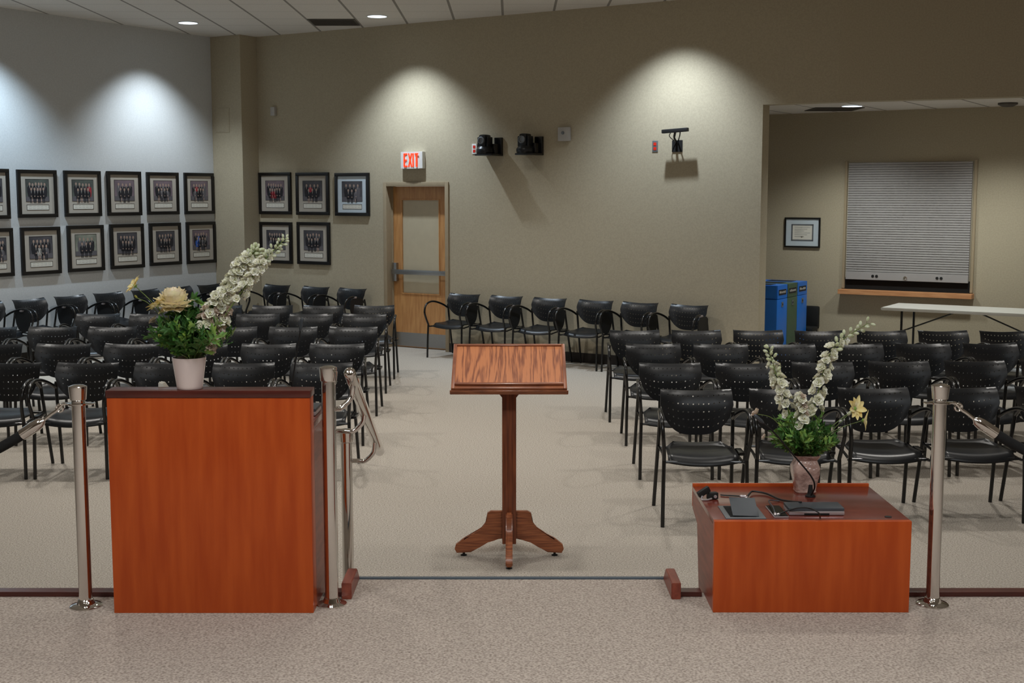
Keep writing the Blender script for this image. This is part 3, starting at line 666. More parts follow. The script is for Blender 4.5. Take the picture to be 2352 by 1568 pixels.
leftrows = [([668, 492, 320, 130, -45], 831.5), ([717, 553, 398, 243, 87, -70], 788), ([757, 618, 483, 346, 207, 70, -72], 749), ([791, 665, 540, 425, 303, 176], 719), ([812, 700, 583, 464, 347], 700)]
for r, (lst, y) in enumerate(leftrows):
    for k, x in enumerate(even(lst)):
        c = at(x, y, .795)
        place(0, c.x + .23, c.y - .20, random.uniform(-.004, .004), 'black perforated armchair, %s from the aisle in the %s row left of the aisle' % (ORD[k], ROWN[r]), GL)
# chairs along the walls carry folded writing tablets; the back top corner stands off the wall
vk = VB - .135
def wallx(x, y, n, k): q = onplane(x, y, n, k); return q
for k, (x, y) in enumerate([(1035, 672), (1130, 677), (1228, 682), (1332, 686), (1432, 692), (1543, 698)]):
    u = wallx(x, y, V, vk)[0] + .23; p = W(u, vk - .20)
    place(1, p.x, p.y, RZ, 'black tablet armchair against the back wall, %s from the door toward the alcove' % ORD[k], 'tablet armchairs along the back wall right of the door')
for k, (x, y) in enumerate([(781.5, 660), (699, 656), (611.5, 652)]):
    u = wallx(x, y, V, vk)[0] + .23; p = W(u, vk - .20)
    place(1, p.x, p.y, RZ, 'black tablet armchair under the framed photographs left of the door, %s from the door' % ORD[k], 'tablet armchairs between column and door')
uk = UL + .135
for k, (x, y) in enumerate([(452, 652), (378, 658), (300, 665), (213, 672), (123, 681), (27, 690), (-76, 700)]):
    v = wallx(x, y, U, uk)[1] + .23; p = W(uk + .20, v)
    place(1, p.x, p.y, RZ + pi / 2, 'black tablet armchair along the grey left wall, %s from the corner column' % ORD[k], 'tablet armchairs along the left wall')

# ------------------------------------------------------------------ lectern
LX, LY = -.016, 7.15
t = thing('lectern', 'oak lectern with slanted book rest on a post with four feet', 'lectern', (LX, LY, 0))
bm = new(); box(bm, -.040, .040, -.040, .040, .075, 1.06, .006); 
for s in (-1, 1): prism(bm, [(s * .04, .99), (s * .10, .99), (s * .09, .965), (s * .06, .945), (s * .04, .92)], -.04, .04, 'y')
obj('post', bm, 'oakpost', t, True)
foot = [(.040, .115), (.040, .275), (.105, .275), (.125, .262), (.132, .20), (.155, .17), (.26, .115), (.305, .08), (.312, .055), (.30, .032), (.22, .036), (.17, .065), (.125, .10), (.09, .11)]
for k in range(4):
    bm = new(); prism(bm, [(a, b - .014) for a, b in foot], -.019, .019, 'y', .006)
    o = obj('foot', bm, 'oakleg', t, True, rotz=k * pi / 2)
    bm = new(); lathe(bm, [(.018, 0), (.018, .005), (.007, .009), (.007, .022)], 14, c=(.26, 0, 0)); g = obj('levelling_glide', bm, 'matte', o, True)
pf, pb_ = (1031, 1302, 890), (1035, 1292, 792)
F0 = atY(1166.5, 893, 6.93) - Vector((LX, LY, 0)); B0 = atY(1163.5, 791, 7.30) - Vector((LX, LY, 0))
sl = math.atan2(B0.z - F0.z, B0.y - F0.y); dp = (B0 - F0).length
def rest(nm, m, fn, sm=True):
    bm = new(); fn(bm); o = obj(nm, bm, m, t, sm, loc=(0, F0.y, F0.z)); o.rotation_euler = (sl, 0, 0); return o
rest('book_rest', 'oak', lambda b: box(b, -.300, .300, .02, dp - .014, -.022, -.002))
rest('rest_frame', 'oakleg', lambda b: [box(b, *q, -.03, .006, .003) for q in ((-.318, -.299, 0, dp), (.299, .318, 0, dp), (-.299, .299, dp - .015, dp), (-.299, .299, 0, .022))])
rest('book_ledge', 'oakleg', lambda b: [box(b, -.30, .30, .022, .040, -.002, .018, .006), box(b, -.325, .325, -.010, .0, -.032, -.006, .004)])

# ------------------------------------------------------------------ rope posts, ropes, handrail
def post(name, loc, label, hgt, base=True, crown=True, group=None, ring=True):
    t = thing(name, label, 'post', loc, 0, group)
    if base:
        bm = new(); lathe(bm, [(.064, 0), (.064, .004), (.058, .009), (.036, .013), (.030, .030), (.0275, .032)], 32); obj('base_plate', bm, 'chrome', t, True)
    bm = new(); lathe(bm, [(.0262, .001), (.0262, hgt - .05)], 32); obj('tube', bm, 'chrome', t, True)
    bm = new(); lathe(bm, [(.0262, hgt - .062), (.031, hgt - .058), (.0355, hgt - .012), (.0355, hgt - .006), (.02, hgt), (0, hgt + .001)], 32); obj('crown', bm, 'chrome', t, True)
    if ring:
        bm = new(); lathe(bm, [(.0262, hgt - .080), (.040, hgt - .078), (.040, hgt - .072), (.0262, hgt - .070)], 32)
        box(bm, -.062, .062, -.02, .02, hgt - .077, hgt - .072, .002); obj('rope_ring', bm, 'chrome', t, True)
    return t
pl = at(198, 1392, PZ); pr = at(2141, 1388, PZ); pa = at(762, 1388, PZ)
hl = atY(175, 860, pl.y).z - PZ; print('post height', hl, 'pl', pl, pr, pa)
hl = .893
post('rope_post', pl, 'chrome rope post left of the wooden stand', hl, group='chrome rope posts')
post('rope_post', pr, 'chrome rope post right of the low desk', hl, group='chrome rope posts')
plo = pl + Vector((-1.65, 0, 0)); pro = pr + Vector((1.65, 0, 0))
post('rope_post', plo, 'chrome rope post at the far end of the left rope, outside the picture', hl); post('rope_post', pro, 'chrome rope post at the far end of the right rope, outside the picture', hl)
def rope(a, b, label):
    t = thing('barrier_rope', label, 'rope', a, 0, 'black barrier ropes'); s = 1 if b.x > a.x else -1; L_ = abs(b.x - a.x); sag = .31; z0 = -.02
    def P(q): return Vector((s * (L_ * q), 0, -4 * sag * q * (1 - q) + 0))
    q0, q1 = .108, .892
    bm = new(); tube(bm, [P(q0 + (q1 - q0) * k / 24) for k in range(25)], .0205, 14, 2); obj('rope_body', bm, 'ferrule', t, True)
    for e in (0, 1):
        f = (lambda q: P(q)) if e == 0 else (lambda q: P(1 - q))
        bm = new(); tube(bm, [f(.055), f(.062), f(.075), f(.112)], [.007, .018, .0235, .0235], 18, 2); obj('rope_end_cap', bm, 'chrome', t, True)
        bm = new(); tube(bm, [f(.0), f(.008) + Vector((0, 0, .006)), f(.022), f(.036) + Vector((0, 0, .002)), f(.058)], .0065, 8, 4)
        c = f(.014); tube(bm, [c + Vector((0.014 * cos(k * pi / 6), 0, .014 * sin(k * pi / 6))) for k in range(13)], .0045, 8, 2); obj('hook', bm, 'chrome', t, True)
zr = PZ + hl - .075
rope(Vector((pl.x - .052, pl.y, zr)), Vector((plo.x + .052, pl.y, zr)), 'black velvet rope hanging from the left chrome post')
rope(Vector((pr.x + .052, pr.y, zr)), Vector((pro.x - .052, pr.y, zr)), 'black velvet rope hanging from the right chrome post')
# handrail
t = thing('handrail', 'chrome handrail sloping down beside the platform steps', 'handrail', (pa.x, pa.y, 0))
O = Vector((pa.x, pa.y, 0))
R0 = atY(803, 856, pa.y - .03); d = ray(872, 1036); R1 = Vector((0, 0, CH)) + d * (R0.x / d.x)
def rp(f): return R0 + (R1 - R0) * f
yb_ = rp(.80).y; pbB = atY(795, 985, yb_); pA2 = atY(756, 850, rp(.42).y)
dz = lambda p, z: Vector((p.x, p.y, z))
for nm, p, z0, z1 in (('post', Vector((pa.x, pa.y, 0)), PZ, atY(748, 840, pa.y).z), ('post', pA2, PZ * 2 / 3 * 0 + .28, pA2.z), ('post', pbB, 0, pbB.z)):
    bm = new(); hh = z1 - z0
    lathe(bm, [(.060, .0), (.060, .006), (.036, .013), (.030, .03), (.0262, .032), (.0262, hh - .062), (.031, hh - .058), (.0345, hh - .012), (.0345, hh - .006), (.02, hh), (0, hh + .001)], 32)
    obj(nm, bm, 'chrome', t, True, loc=(p.x - O.x, p.y - O.y, z0))
bm = new(); e = (R1 - R0).normalized(); tube(bm, [R0 - e * .012 - O, R0 - e * .008 - O, R0 - O] + [rp(k / 8) - O for k in range(1, 8)] + [R1 - O, R1 + e * .008 - O, R1 + e * .012 - O], [.008, .018, .0235] + [.0235] * 7 + [.0235, .018, .008], 20, 1); obj('rail', bm, 'chrome', t, True)
for p, yi, f in ((pa, 940, .08), (pA2, 990, .43), (pbB, 1058, .80)):
    z = atY(770 if f < .7 else 810, yi, p.y).z; r = rp(f); a = Vector((p.x + .02, p.y, z)); b = Vector((r.x - .045, (p.y + r.y) / 2, z)); c = Vector((r.x - .008, r.y, z + .035))
    m_ = Vector((r.x + .004, r.y, z + .09)) if r.z - z > .13 else Vector((r.x, r.y, (z + .035 + r.z) / 2))
    bm = new(); tube(bm, [a - O, (a + b) / 2 - O, b - O, c - O, m_ - O, r - O], .0105, 12, 5); obj('rail_bracket', bm, 'chrome', t, True)

# ------------------------------------------------------------------ tall wooden stand (left) and its things
X0, X1, Y0 = -1.562, -.779, 4.873; ZT = 1.303
t = thing('wooden_stand', 'tall orange cherry wood stand with dark top, flower pot on it', 'lectern', ((X0 + X1) / 2, Y0, PZ)); ox, oy, oz = (X0 + X1) / 2, Y0, PZ
hw = (X1 - X0) / 2
bm = new(); box(bm, -hw, hw, 0, .09, 0, ZT - .028 - oz, .002); obj('front_panel', bm, 'cherry', t, True)
bm = new(); box(bm, -hw - .003, hw + .003, -.003, .100, ZT - .028 - oz, ZT - oz, .002); obj('top', bm, 'darkcherry', t, True)
zw = 1.165 - oz
for s in (-1, 1):
    bm = new(); prism(bm, [(.09, 0), (.26, 0), (.26, -.12), (.30, -.12), (.32, zw - .12), (.40, zw - .07), (.40, zw - .028), (.09, zw - .028)], s * hw, s * (hw - .03), 'x'); obj('side_panel', bm, 'redwood', t)
bm = new(); box(bm, -hw, hw, .09, .42, zw - .028, zw, .002); obj('worktop', bm, 'cherrytop', t, True)
bm = new(); box(bm, -hw + .03, hw - .03, .22, .24, 0, zw - .03); obj('rear_panel', bm, 'cherry', t)
WZ = zw + oz
def laptop(name, x0, x1, y0, y1, z, label):
    t = thing(name, label, 'laptop', ((x0 + x1) / 2, (y0 + y1) / 2, z)); a, b = (x1 - x0) / 2, (y1 - y0) / 2
    bm = new(); box(bm, -a, a, -b, b, .002, .018, .004); obj('laptop_base', bm, 'silver', t, True)
    bm = new(); box(bm, -a, a, -b + .003, b, .0185, .030, .003); obj('laptop_lid', bm, 'devgrey', t, True)
    bm = new(); box(bm, -a * .45, a * .45, -b - .0008, -b + .004, .003, .010); obj('front_port_strip', bm, 'matte', t)
laptop('laptop', -.93, X1 - .012, 5.09, 5.25, WZ, 'grey closed laptop on the rear worktop of the tall stand')
def gooseneck(name, pts, r, label, baseloc=None):
    t = thing(name, label, 'microphone', pts[0]); o = Vector(pts[0]); P = [Vector(p) - o for p in pts]
    bm = new(); lathe(bm, [(.022, 0), (.022, .004), (.013, .012), (.008, .05)], 16); obj('microphone_base', bm, 'rubber', t, True)
    bm = new(); tube(bm, P[:-1] + [P[-1]], r, 8, 6); obj('gooseneck', bm, 'matte', t, True)
    e = (P[-1] - P[-2]).normalized(); bm = new(); tube(bm, [P[-1] - e * .004, P[-1] + e * .01, P[-1] + e * .045, P[-1] + e * .052], [.004, .0075, .0075, .003], 10, 2); obj('microphone_head', bm, 'devgrey', t, True)
g = atY(669, 893, 5.25); gooseneck('gooseneck_microphone', [(g.x, g.y, WZ), atY(672, 880, 5.25), atY(678, 835, 5.25), atY(686, 785, 5.25), atY(690, 758, 5.25)], .0032, 'thin dark gooseneck microphone rising behind the tall stand')
bm = new(); n = 10; pa_ = atY(374, 890, 5.06); 
for k in range(n): pass
P = [(0, 0), (.058, 0), (.05, .010), (.034, .0165), (.018, .0195), (.003, .020)]
prism(bm, P, 0, .05, 'y', .001); tag(obj('folded_paper', bm, 'paper', loc=(pa_.x, 4.985, WZ + .0)), 'folded white paper beside the flower pot on the tall stand', 'paper')
fp = bpy.data.objects['folded_paper']; zz = atY(390, 889, 4.99).z; fp.scale = (1, 1, (zz + .018 - WZ) / .020)

# flower pot
pc = at(443, 888, ZT); PC = Vector((pc.x, 4.925, ZT)); s_ = (PC.y * CT + (CH - ZT) * ST) / F   # metres per pixel here
pot = thing('flower_pot', 'blush white glazed flower pot on the tall wooden stand', 'flower pot', PC)
bm = new(); hp = 73 * s_; rb, rt = 29 * s_, 38.5 * s_
lathe(bm, [(0, 0), (rb - .003, 0), (rb, .003), (rb + .001, .012), (rt, hp - .004), (rt, hp), (rt - .003, hp), (rt - .004, hp - .012), (rt - .006, hp - .02), (0, hp - .02)], 40); obj('pot_body', bm, 'potw', pot, True)

# ------------------------------------------------------------------ low desk (right)
X0r, X1r, Yr, ZD = .790, 1.560, 4.880, .786
dk = thing('low_desk', 'low orange cherry wood desk at the platform edge with glossy top', 'desk', ((X0r + X1r) / 2, Yr, PZ)); hw = (X1r - X0r) / 2
bm = new(); box(bm, -hw, hw, 0, .03, 0, ZD - PZ, .002); obj('front_panel', bm, 'cherry', dk, True)
for s in (-1, 1):
    bm = new(); prism(bm, [(.03, 0), (.26, 0), (.26, -.2), (.34, -.2), (.46, .24), (.60, .27), (.60, ZD - .022 - PZ), (.03, ZD - .022 - PZ)], s * hw, s * (hw - .025), 'x'); obj('side_panel', bm, 'redwood', dk)
bm = new(); box(bm, -hw, hw, .030, .605, ZD - .022 - PZ, ZD - PZ, .002); obj('top', bm, 'cherrytop', dk, True)
bm = new(); box(bm, -hw, hw, .605, .622, ZD - .09 - PZ, ZD + .012 - PZ, .002); obj('rear_lip', bm, 'cherry', dk, True)
bm = new(); lathe(bm, [(.014, 0), (.014, .002), (0, .002)], 16); g = at(2040, 1187, ZD); obj('cable_grommet', bm, 'rubber', dk, True, loc=(g.x - dk.location.x, g.y - Yr, ZD - PZ))
a, b = at(1812, 1184, ZD), at(1938, 1152, ZD + .03)
laptop('laptop', a.x, at(1940, 1184, ZD).x, a.y, b.y, ZD, 'dark grey closed laptop with silver edge on the low desk')
# connection box with raised lid
a, b, c = at(1670, 1192, ZD), at(1758, 1192, ZD), at(1657, 1172, ZD); by = at(1700, 1163, ZD).y
t = thing('outlet_box', 'grey flush outlet box with its lid propped open on the desk', 'outlet', ((a.x + b.x) / 2, (a.y + by) / 2, ZD))
hx, hy = (b.x - a.x) / 2 + .004, (by - a.y) / 2
bm = new(); box(bm, -hx, hx, -hy, hy, 0, .004, .0015); obj('plate', bm, 'plategrey', t, True)
bm = new(); box(bm, -hx + .02, hx - .035, -hy + .02, hy - .01, .0035, .005); obj('opening', bm, 'void', t)
bm = new(); box(bm, -hx + .03, hx - .025, 0, hy * 1.15, 0, .003, .001); o = obj('lid', bm, 'devgrey', t, loc=(0, -hy + .022, .006)); o.rotation_euler = (rad(24), rad(2), 0)
# phone
a, b = at(1778, 1190, ZD), at(1812, 1190, ZD); c = at(1795, 1165, ZD)
t = thing('phone', 'small glossy black phone lying left of the closed laptop', 'phone', ((a.x + b.x) / 2, (a.y + c.y) / 2, ZD)); hx, hy = (b.x - a.x) / 2, (c.y - a.y) / 2
bm = new(); box(bm, -hx, hx, -hy, hy, .001, .008, .003); obj('phone_body', bm, 'silver', t, True)
bm = new(); box(bm, -hx + .002, hx - .002, -hy + .002, hy - .002, .008, .0092); obj('screen', bm, 'tube', t)
# webcam / adapter cluster
c = at(1636, 1146, ZD)
t = thing('webcam', 'black clip webcam lying on the left rear of the low desk', 'webcam', c, .3)
bm = new(); box(bm, -.022, .022, -.014, .014, .001, .030, .005); obj('webcam_body', bm, 'matte', t, True)
bm = new(); box(bm, -.028, .028, -.010, .010, -.003, .022, .004, mx=Matrix.Translation((-.036, .0, .026)) @ Matrix.Rotation(rad(-28), 4, 'Y')); obj('clip', bm, 'matte', t, True)
bm = new(); tube(bm, [(-.05, -.01, .02), (-.055, -.012, .006), (-.035, -.02, .004), (-.01, -.014, .006)], .004, 8, 4); obj('clip_foot', bm, 'silver', t, True)
bm = new(); lathe(bm, [(.007, 0), (.007, .004), (0, .005)], 12); bmesh.ops.rotate(bm, verts=bm.verts, matrix=Matrix.Rotation(pi / 2, 3, 'X')); obj('lens', bm, 'silver', t, True, loc=(.006, -.014, .014))
def cable(name, pix, r, label, dz=.004, m='rubber', plug=True):
    P = [at(x, y, ZD + (q[0] if q else dz)) for x, y, *q in pix]; o = P[0]
    t = thing(name, label, 'cable', o); bm = new(); tube(bm, [p - o for p in P], r, 8, 5); obj('cord', bm, m, t, True)
    if plug:
        e = (P[0] - P[1]).normalized(); bm = new(); tube(bm, [e * -.002, e * .004, e * .022, e * .024], [.003, .006, .006, .004], 8, 2); obj('plug', bm, 'silver', t, True)
cable('usb_cable', [(1700, 1139), (1685, 1138), (1664, 1137), (1655, 1136)], .003, 'short black cable running from the webcam')
cable('laptop_cable', [(1716, 1141, .006), (1722, 1133, .010), (1730, 1128, .009), (1760, 1133, .006), (1790, 1146, .006), (1815, 1151, .012), (1840, 1153, .034)], .004, 'dark cable curving from a plug to the back of the laptop', plug=True)
cable('charging_cable', [(1780, 1178, .013), (1776, 1165, .022), (1766, 1149, .012), (1790, 1150, .004)], .0025, 'thin grey cable looping over the phone', m='devgrey')
cable('earphone_cable', [(1790, 1180, .012), (1810, 1172, .022), (1835, 1166, .036), (1860, 1167, .038), (1880, 1177, .040), (1884, 1190, .004)], .003, 'black cord lying across the closed laptop lid', m='rubber')
cm = at(1872, 1151, ZD)
gooseneck('gooseneck_microphone', [(cm.x, at(1872, 1140, ZD).y, ZD), atY(1871, 1118, 5.22), atY(1862, 1092, 5.20), atY(1820, 1042, 5.15), atY(1780, 995, 5.11), atY(1752, 970, 5.09)], .0035, 'long black gooseneck microphone bending left across the patterned vase')
# patterned vase
vc = at(1848, 1128, ZD); VC = Vector((vc.x, vc.y, ZD)); sv = (VC.y * CT + (CH - .9) * ST) / F
vase = thing('patterned_vase', 'pinkish beige embossed square vase on the low desk', 'vase', VC)
hv = 88 * sv; prof = [(0, 0), (24, 0), (26, 3), (25, 7), (27, 20), (33, 50), (34, 68), (28, 82), (26, 88), (33, 98), (34, 102)]
k_ = hv / 102
bm = new(); lathe(bm, [(max(0, r * sv * .92), z * k_) for r, z in prof] + [(28 * sv, 100 * k_), (24 * sv, 88 * k_), (0, 86 * k_)], 40, sq=5)
obj('vase_body', bm, 'vase', vase, True, rotz=0)

# ------------------------------------------------------------------ flowers
def petal(bm, base, tipdir, side, L_, wd, cup, mi=0, n=5, ruf=0, rn=random, mid=0):
    """a curved petal growing from base along tipdir; 'cup' bends it upwards around side"""
    nrm = tipdir.cross(side).normalized(); prev = None
    for i in range(n + 1):
        t = i / n; wv = wd * (sin(pi * min(1, t * .86 + .10)) ** .75); ang = cup * t
        c = base + tipdir * (L_ * t * cos(ang * .5)) + nrm * (L_ * t * sin(ang * .5)) + nrm * rn.uniform(-ruf, ruf)
        row = [bm.verts.new(c - side * wv / 2 + nrm * wv * .16), bm.verts.new(c - side * wv / 4 + nrm * (rn.uniform(-ruf, ruf) + wv * .03)), bm.verts.new(c + tipdir * wv * .06 * t + nrm * rn.uniform(-ruf, ruf)), bm.verts.new(c + side * wv / 4 + nrm * (rn.uniform(-ruf, ruf) + wv * .03)), bm.verts.new(c + side * wv / 2 + nrm * wv * .16)]
        if prev:
            for k in range(4):
                f = bm.faces.new((prev[k], prev[k + 1], row[k + 1], row[k])); f.material_index = mi
        prev = row
def frame_of(d):
    d = d.normalized(); a = Vector((0, 0, 1)) if abs(d.z) < .9 else Vector((1, 0, 0)); s = d.cross(a).normalized(); return d, s, d.cross(s).normalized()
def floret_bm(seed, R=.027, np_=6, open_=.75, layers=3):
    rn = random.Random(seed); bm = new()
    for l in range(layers):
        for k in range(np_ - l):
            a = 2 * pi * k / (np_ - l) + l * .5 + rn.uniform(-.15, .15); el = (.35 + .5 * l) * open_ + .1
            td = Vector((cos(a) * cos(el), sin(a) * cos(el), sin(el))); sd = Vector((-sin(a), cos(a), 0))
            petal(bm, Vector((0, 0, 0)), td, sd, R * (1 - .22 * l) * rn.uniform(.85, 1.1), R * .95, .25, ruf=R * .09, rn=rn)
    ell(bm, (0, 0, R * .18), R * .16, R * .16, R * .2, 6, 4, 1)
    return bm
def bud_bm(R=.0095):
    bm = new(); ell(bm, (0, 0, R * 1.2), R * .8, R * .8, R * 1.35, 8, 6, 0)
    for k in range(4):
        a = k * pi / 2; petal(bm, Vector((0, 0, 0)), Vector((cos(a) * .35, sin(a) * .35, .93)), Vector((-sin(a), cos(a), 0)), R * 2.3, R * 1.1, .5, n=3)
    return bm
for k_ in ('petalw', 'petalp', 'bud', 'petaly', 'cosmos', 'leaf', 'leaf2'):
    b_ = M[k_].node_tree.nodes['Principled BSDF']; b_.inputs['Subsurface Weight'].default_value = .5 if 'leaf' not in k_ else .25
    b_.inputs['Subsurface Radius'].default_value = (.02, .02, .012); b_.inputs['Subsurface Scale'].default_value = 1.0
def me_of(bm, ms, name):
    me = bpy.data.meshes.new(name); bm.to_mesh(me); bm.free()
    for m in ms: me.materials.append(M[m])
    for p in me.polygons: p.use_smooth = True
    return me
FL = [me_of(floret_bm(s), ['petalw', 'seed'], 'floret') for s in range(5)]
FP = [me_of(floret_bm(s + 9), ['petalp', 'seed'], 'floret') for s in range(4)]
BD = me_of(bud_bm(), ['bud'], 'bud')
def put(name, me, parent, loc, d, sc, spin=None):
    o = bpy.data.objects.new(name, me); C.objects.link(o); o.parent = parent; o.location = loc
    q = Vector(d).to_track_quat('Z', 'Y'); o.rotation_mode = 'QUATERNION'
    from mathutils import Quaternion
    o.rotation_quaternion = q @ Quaternion((0, 0, 1), spin if spin is not None else random.uniform(0, 6.28)); o.scale = (sc, sc, sc); return o
def stem_bm(P, r): bm = new(); tube(bm, P, r, 7, 5); return bm
def spike(path, Y, label, nb, start, meshes, sc=1, budfrom=.62, group=None, spread=1, name='delphinium_spike'):
    P = [atY(x, y, Y + dy) for x, y, dy in path]; o = P[0]; t = thing(name, label, 'flower', o, 0, group); L_ = [p - o for p in P]
    obj('stem', stem_bm(L_, [.003, .0028, .002, .0012]), 'stem', t, True)
    S = smoothpath(L_, 10); n = len(S) - 1
    for k in range(nb):
        f = start + (1 - start) * (k / (nb - 1)) ** .9; i = min(int(f * n), n - 1); p = S[i] + (S[i + 1] - S[i]) * (f * n - i); tan = (S[i + 1] - S[max(0, i - 1)]).normalized()
        a = k * 2.4 + random.uniform(-.4, .4); _, s, b = frame_of(tan); out = (s * cos(a) + b * sin(a)); dirv = (out + tan * (.35 + f * .5)).normalized()
        isb = f > budfrom and (f > .8 or random.random() < .6)
        r = (.013 if not isb else .012) * spread * (1.25 - .5 * f) * random.uniform(.75, 1.35); q = p + dirv * r
        if isb:
            put('bud', BD, t, q, dirv, (1.25 - .45 * f) * sc)
            if f < .999:
                pass
        else: put('floret', random.choice(meshes), t, q, dirv, sc * random.uniform(.8, 1.1) * (1.12 - .38 * f))
    bm = new()
    for k in range(nb):
        f = start + (1 - start) * (k / (nb - 1)) ** .9; i = min(int(f * n), n - 1); p = S[i] + (S[i + 1] - S[i]) * (f * n - i); tan = (S[i + 1] - S[max(0, i - 1)]).normalized()
        a = k * 2.4; _, s, b = frame_of(tan); dirv = (s * cos(a) + b * sin(a) + tan * .6).normalized()
        tube(bm, [p, p + dirv * .016 * spread * (1.25 - .5 * f)], .0009, 5, smooth=False)
    obj('flower_stalks', bm, 'stem', t)
    return t
YL = PC.y
spike([(446, 822, 0), (486, 742, .01), (522, 668, .015), (548, 622, .02), (572, 592, .02), (590, 572, .02)], YL, 'white flower spike, thickest one in the pot on the tall stand', 62, .30, FL, 1.1, .80, 'white flower spikes in the pot', 1.5)
spike([(450, 822, -.01), (505, 742, -.03), (556, 668, -.035), (596, 612, -.04), (622, 582, -.04), (655, 548, -.04)], YL, 'tall white flower spike reaching far right from the pot', 52, .34, FL, .82, .66, 'white flower spikes in the pot', 1.25)
spike([(454, 822, .03), (478, 790, .03), (500, 752, .03), (516, 716, .03)], YL - .045, 'short blush flower spike drooping over the right rim of the pot', 34, .22, FP + FL[:2], 1.15, 1.1, 'white flower spikes in the pot', 1.5)
spike([(446, 822, -.02), (462, 772, -.03), (480, 724, -.03), (500, 682, -.03)], YL - .01, 'full white flower cluster just right of the yellow peony', 30, .40, FL + FP[:1], 1.15, 1.1, 'white flower spikes in the pot', 1.6)
def peony(x, y, Y, R, foot, label):
    c = atY(x, y, Y); o = atY(foot[0], foot[1], Y); t = thing('peony', label, 'flower', o); cl = c - o
    obj('stem', stem_bm([Vector((0, 0, 0)), cl * .5 + Vector((-.004, 0, 0)), cl - Vector((0, 0, R * .5))], .0028), 'stem', t, True)
    bm = new(); rn = random.Random(3)
    for ly, (el0, np_, L_) in enumerate(((-.55, 7, .85), (-.2, 11, 1.0), (.10, 12, 1.0), (.38, 12, .98), (.65, 11, .95), (.9, 9, .92), (1.15, 7, .88), (1.35, 5, .8))):
        for k in range(np_):
            a = 2 * pi * k / np_ + ly * .37 + rn.uniform(-.1, .1); el = el0 + rn.uniform(-.1, .1)
            td = Vector((cos(a) * cos(el), sin(a) * cos(el), sin(el) * .85)).normalized(); sd = Vector((-sin(a), cos(a), 0))
            petal(bm, Vector((0, 0, -R * .25)), td, sd, R * 1.12 * L_ * rn.uniform(.92, 1.08), R * .78, .25 + .12 * ly, n=7, ruf=R * .035, rn=rn, mid=R * .10)
    obj('bloom', bm, 'petaly', t, 2, loc=cl)
    bm = new()
    for k in range(5): a = k * 2 * pi / 5; petal(bm, Vector((0, 0, -R * .3)), Vector((cos(a) * .8, sin(a) * .8, -.3)).normalized(), Vector((-sin(a), cos(a), 0)), R * .45, R * .2, .3)
    obj('sepals', bm, 'leaf2', t, 2, loc=cl)
peony(400, 692, YL - .02, 41 * s_, (440, 822), 'large pale yellow peony in the pot on the tall stand')
def cosmos(x, y, Y, R, foot, face, label, mid=None, grp=None, np_=9, mm='cosmos'):
    c = atY(x, y, Y); o = atY(foot[0], foot[1], Y); t = thing('cosmos_flower', label, 'flower', o, 0, grp); cl = c - o
    m_ = (atY(mid[0], mid[1], Y) - o) if mid else cl * .5
    obj('stem', stem_bm([Vector((0, 0, 0)), m_, cl], .0016), 'stem', t, True)
    bm = new(); rn = random.Random(int(x))
    for k in range(np_):
        a = 2 * pi * k / np_; el = .45 + rn.uniform(-.12, .12); td = Vector((cos(a) * cos(el), sin(a) * cos(el), sin(el)))
        petal(bm, Vector((0, 0, 0)), td, Vector((-sin(a), cos(a), 0)), R * rn.uniform(.9, 1.1), R * .5, -.35, ruf=R * .02, rn=rn)
    me = me_of(bm, [mm], 'petals'); put('petals', me, t, cl, face, 1)
    bm = new(); ell(bm, (0, 0, .002), R * .16, R * .16, R * .16, 8, 6)
    for k in range(6): a = k * pi / 3; petal(bm, Vector((0, 0, 0)), Vector((cos(a) * .8, sin(a) * .8, -.25)).normalized(), Vector((-sin(a), cos(a), 0)), R * .35, R * .1, .2, n=3)
    put('flower_centre', me_of(bm, ['leaf2'], 'flower_centre'), t, cl, face, 1)
GC = 'yellow cosmos flowers in the pot'
cosmos(311, 657, YL - .03, 28 * s_, (436, 820), (-.7, -.25, .65), 'yellow cosmos flower farthest left, on the longest stem', (365, 712), GC)
cosmos(362, 703, YL - .05, 26 * s_, (436, 822), (-.5, .1, .75), 'yellow cosmos flower just below left of the peony', (395, 760), GC)
cosmos(1962, 938, VC.y - .03, 30 * sv, (1862, 1040), (.5, -.75, .25), 'pale yellow cosmos flower, upper one beside the low desk vase', (1905, 985), 'yellow cosmos flowers in the vase')
cosmos(1982, 965, VC.y - .02, 26 * sv, (1864, 1042), (.9, -.2, -.1), 'pale yellow cosmos flower, lower right one by the vase', (1915, 990), 'yellow cosmos flowers in the vase')
def budstem(x, y, Y, foot, sc, label, me, cat='flower', name='flower_bud', mid=None):
    c = atY(x, y, Y); o = atY(foot[0], foot[1], Y); t = thing(name, label, cat, o); cl = c - o
    m_ = (atY(mid[0], mid[1], Y) - o) if mid else cl * .5
    obj('stem', stem_bm([Vector((0, 0, 0)), m_, cl], .0013), 'stem', t, True); put('bud', me, t, cl, cl.normalized(), sc)
budstem(373, 776, YL - .06, (432, 822), .9, 'small green bud low at the left of the pot bouquet', me_of(bud_bm(), ['seed'], 'bud'), mid=(395, 800))
budstem(315, 684, YL - .04, (425, 800), .6, 'tiny green bud between the two yellow cosmos flowers', me_of(bud_bm(), ['seed'], 'bud'), mid=(350, 705))
budstem(1738, 950, VC.y - .04, (1838, 1040), 1.0, 'round cream blossom farthest left in the vase bouquet', random.choice(FP), name='ranunculus', mid=(1780, 965))
budstem(1757, 1003, VC.y - .05, (1838, 1042), .65, 'small cream blossom low left in the vase bouquet', FP[1], name='ranunculus', mid=(1795, 1010))
budstem(1947, 953, VC.y - .05, (1862, 1042), .95, 'round cream bud left of the pale yellow cosmos', BD, mid=(1905, 995))
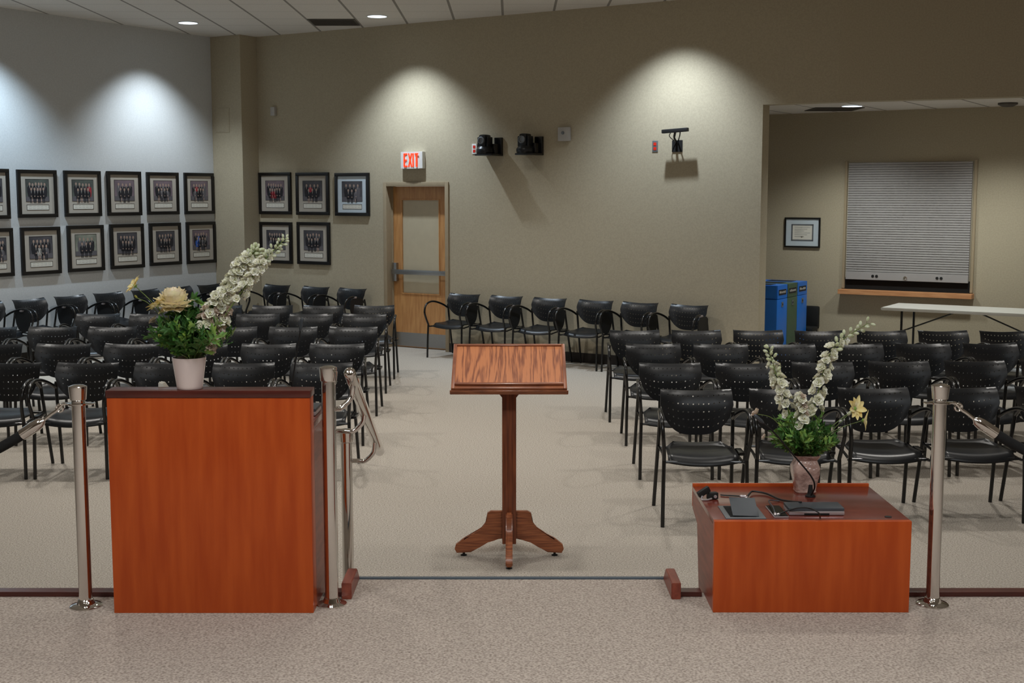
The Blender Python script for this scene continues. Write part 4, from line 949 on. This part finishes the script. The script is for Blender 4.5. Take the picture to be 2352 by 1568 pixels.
budstem(354, 738, YL + .02, (436, 822), .9, 'dusky orange blossom at the left edge of the bouquet', me_of(floret_bm(77), ['petalp', 'seed'], 'floret'), name='ranunculus', mid=(395, 775))
YR = VC.y
spike([(1842, 1042, 0), (1822, 975, .0), (1797, 900, -.01), (1780, 850, -.01), (1766, 800, -.01)], YR, 'white flower spike leaning left in the vase', 36, .30, FL, 1.1, .66, 'white flower spikes in the vase', 1.25)
spike([(1850, 1042, .01), (1866, 960, .02), (1884, 880, .02), (1905, 815, .02), (1938, 778, .02), (1994, 742, .02)], YR, 'tall white flower spike leaning right in the vase', 46, .20, FL, 1.12, .62, 'white flower spikes in the vase', 1.3)
spike([(1846, 1042, -.02), (1846, 990, -.03), (1842, 945, -.03), (1838, 915, -.03)], YR, 'short blush flower cluster in the middle of the vase bouquet', 22, .35, FP + FL + FL, 1.1, 1.1, 'white flower spikes in the vase', 1.4)
def leaf_bm(seed, L_, n=11, wd=1.0):
    rn = random.Random(seed); bm = new(); tube(bm, [(0, 0, 0), (0, .1 * L_, L_ * .5), (0, .25 * L_, L_)], .0012, 5, 4, mi=1)
    for k in range(n):
        t = .25 + .75 * k / (n - 1); p = Vector((0, .25 * L_ * t * t, L_ * t)); s = (-1) ** k; a = rn.uniform(.5, 1.1)
        td = Vector((s * sin(a) * .9, rn.uniform(-.6, .5), cos(a))).normalized()
        petal(bm, p, td, td.cross(Vector((0, 1, 0))).normalized() if rn.random() < .5 else Vector((0, 1, 0)).cross(td).normalized(), L_ * rn.uniform(.22, .36) * wd, L_ * .10 * wd, rn.uniform(-.7, .7), n=4, rn=rn)
        for sg in (-1, 1):
            q = p + td * L_ * .12; td2 = (td + Vector((sg * td.z, 0, -sg * td.x)) * .7).normalized()
            petal(bm, q, td2, td2.cross(Vector((0, 1, 0))).normalized(), L_ * .15 * wd, L_ * .06 * wd, .3, n=3, rn=rn)
    return bm
def foliage(cx, cy, Y, n, scale, spread, label, grp):
    mes = [me_of(leaf_bm(s, .11 * scale), ['leaf' if s % 3 else 'leaf2', 'stem'], 'leaf_sprig') for s in range(6)]
    o = atY(cx, cy, Y); t = thing('foliage_bunch', label, 'foliage', o, 0, grp)
    for k in range(n):
        a = k * 2.399; r = spread * math.sqrt((k + .5) / n); d = Vector((cos(a) * r, sin(a) * r * .8, 1)); 
        put('leaf_sprig', mes[k % 6], t, (cos(a) * r * .012, sin(a) * r * .012, 0), d, random.uniform(.75, 1.1) * (1.15 - .25 * r))
foliage(443, 826, YL, 72, 1.62, 1.2, 'dark green feathery foliage in the pot on the tall stand', None)
foliage(1847, 1046, YR, 72, 1.4, 1.6, 'green feathery foliage in the patterned vase', None)
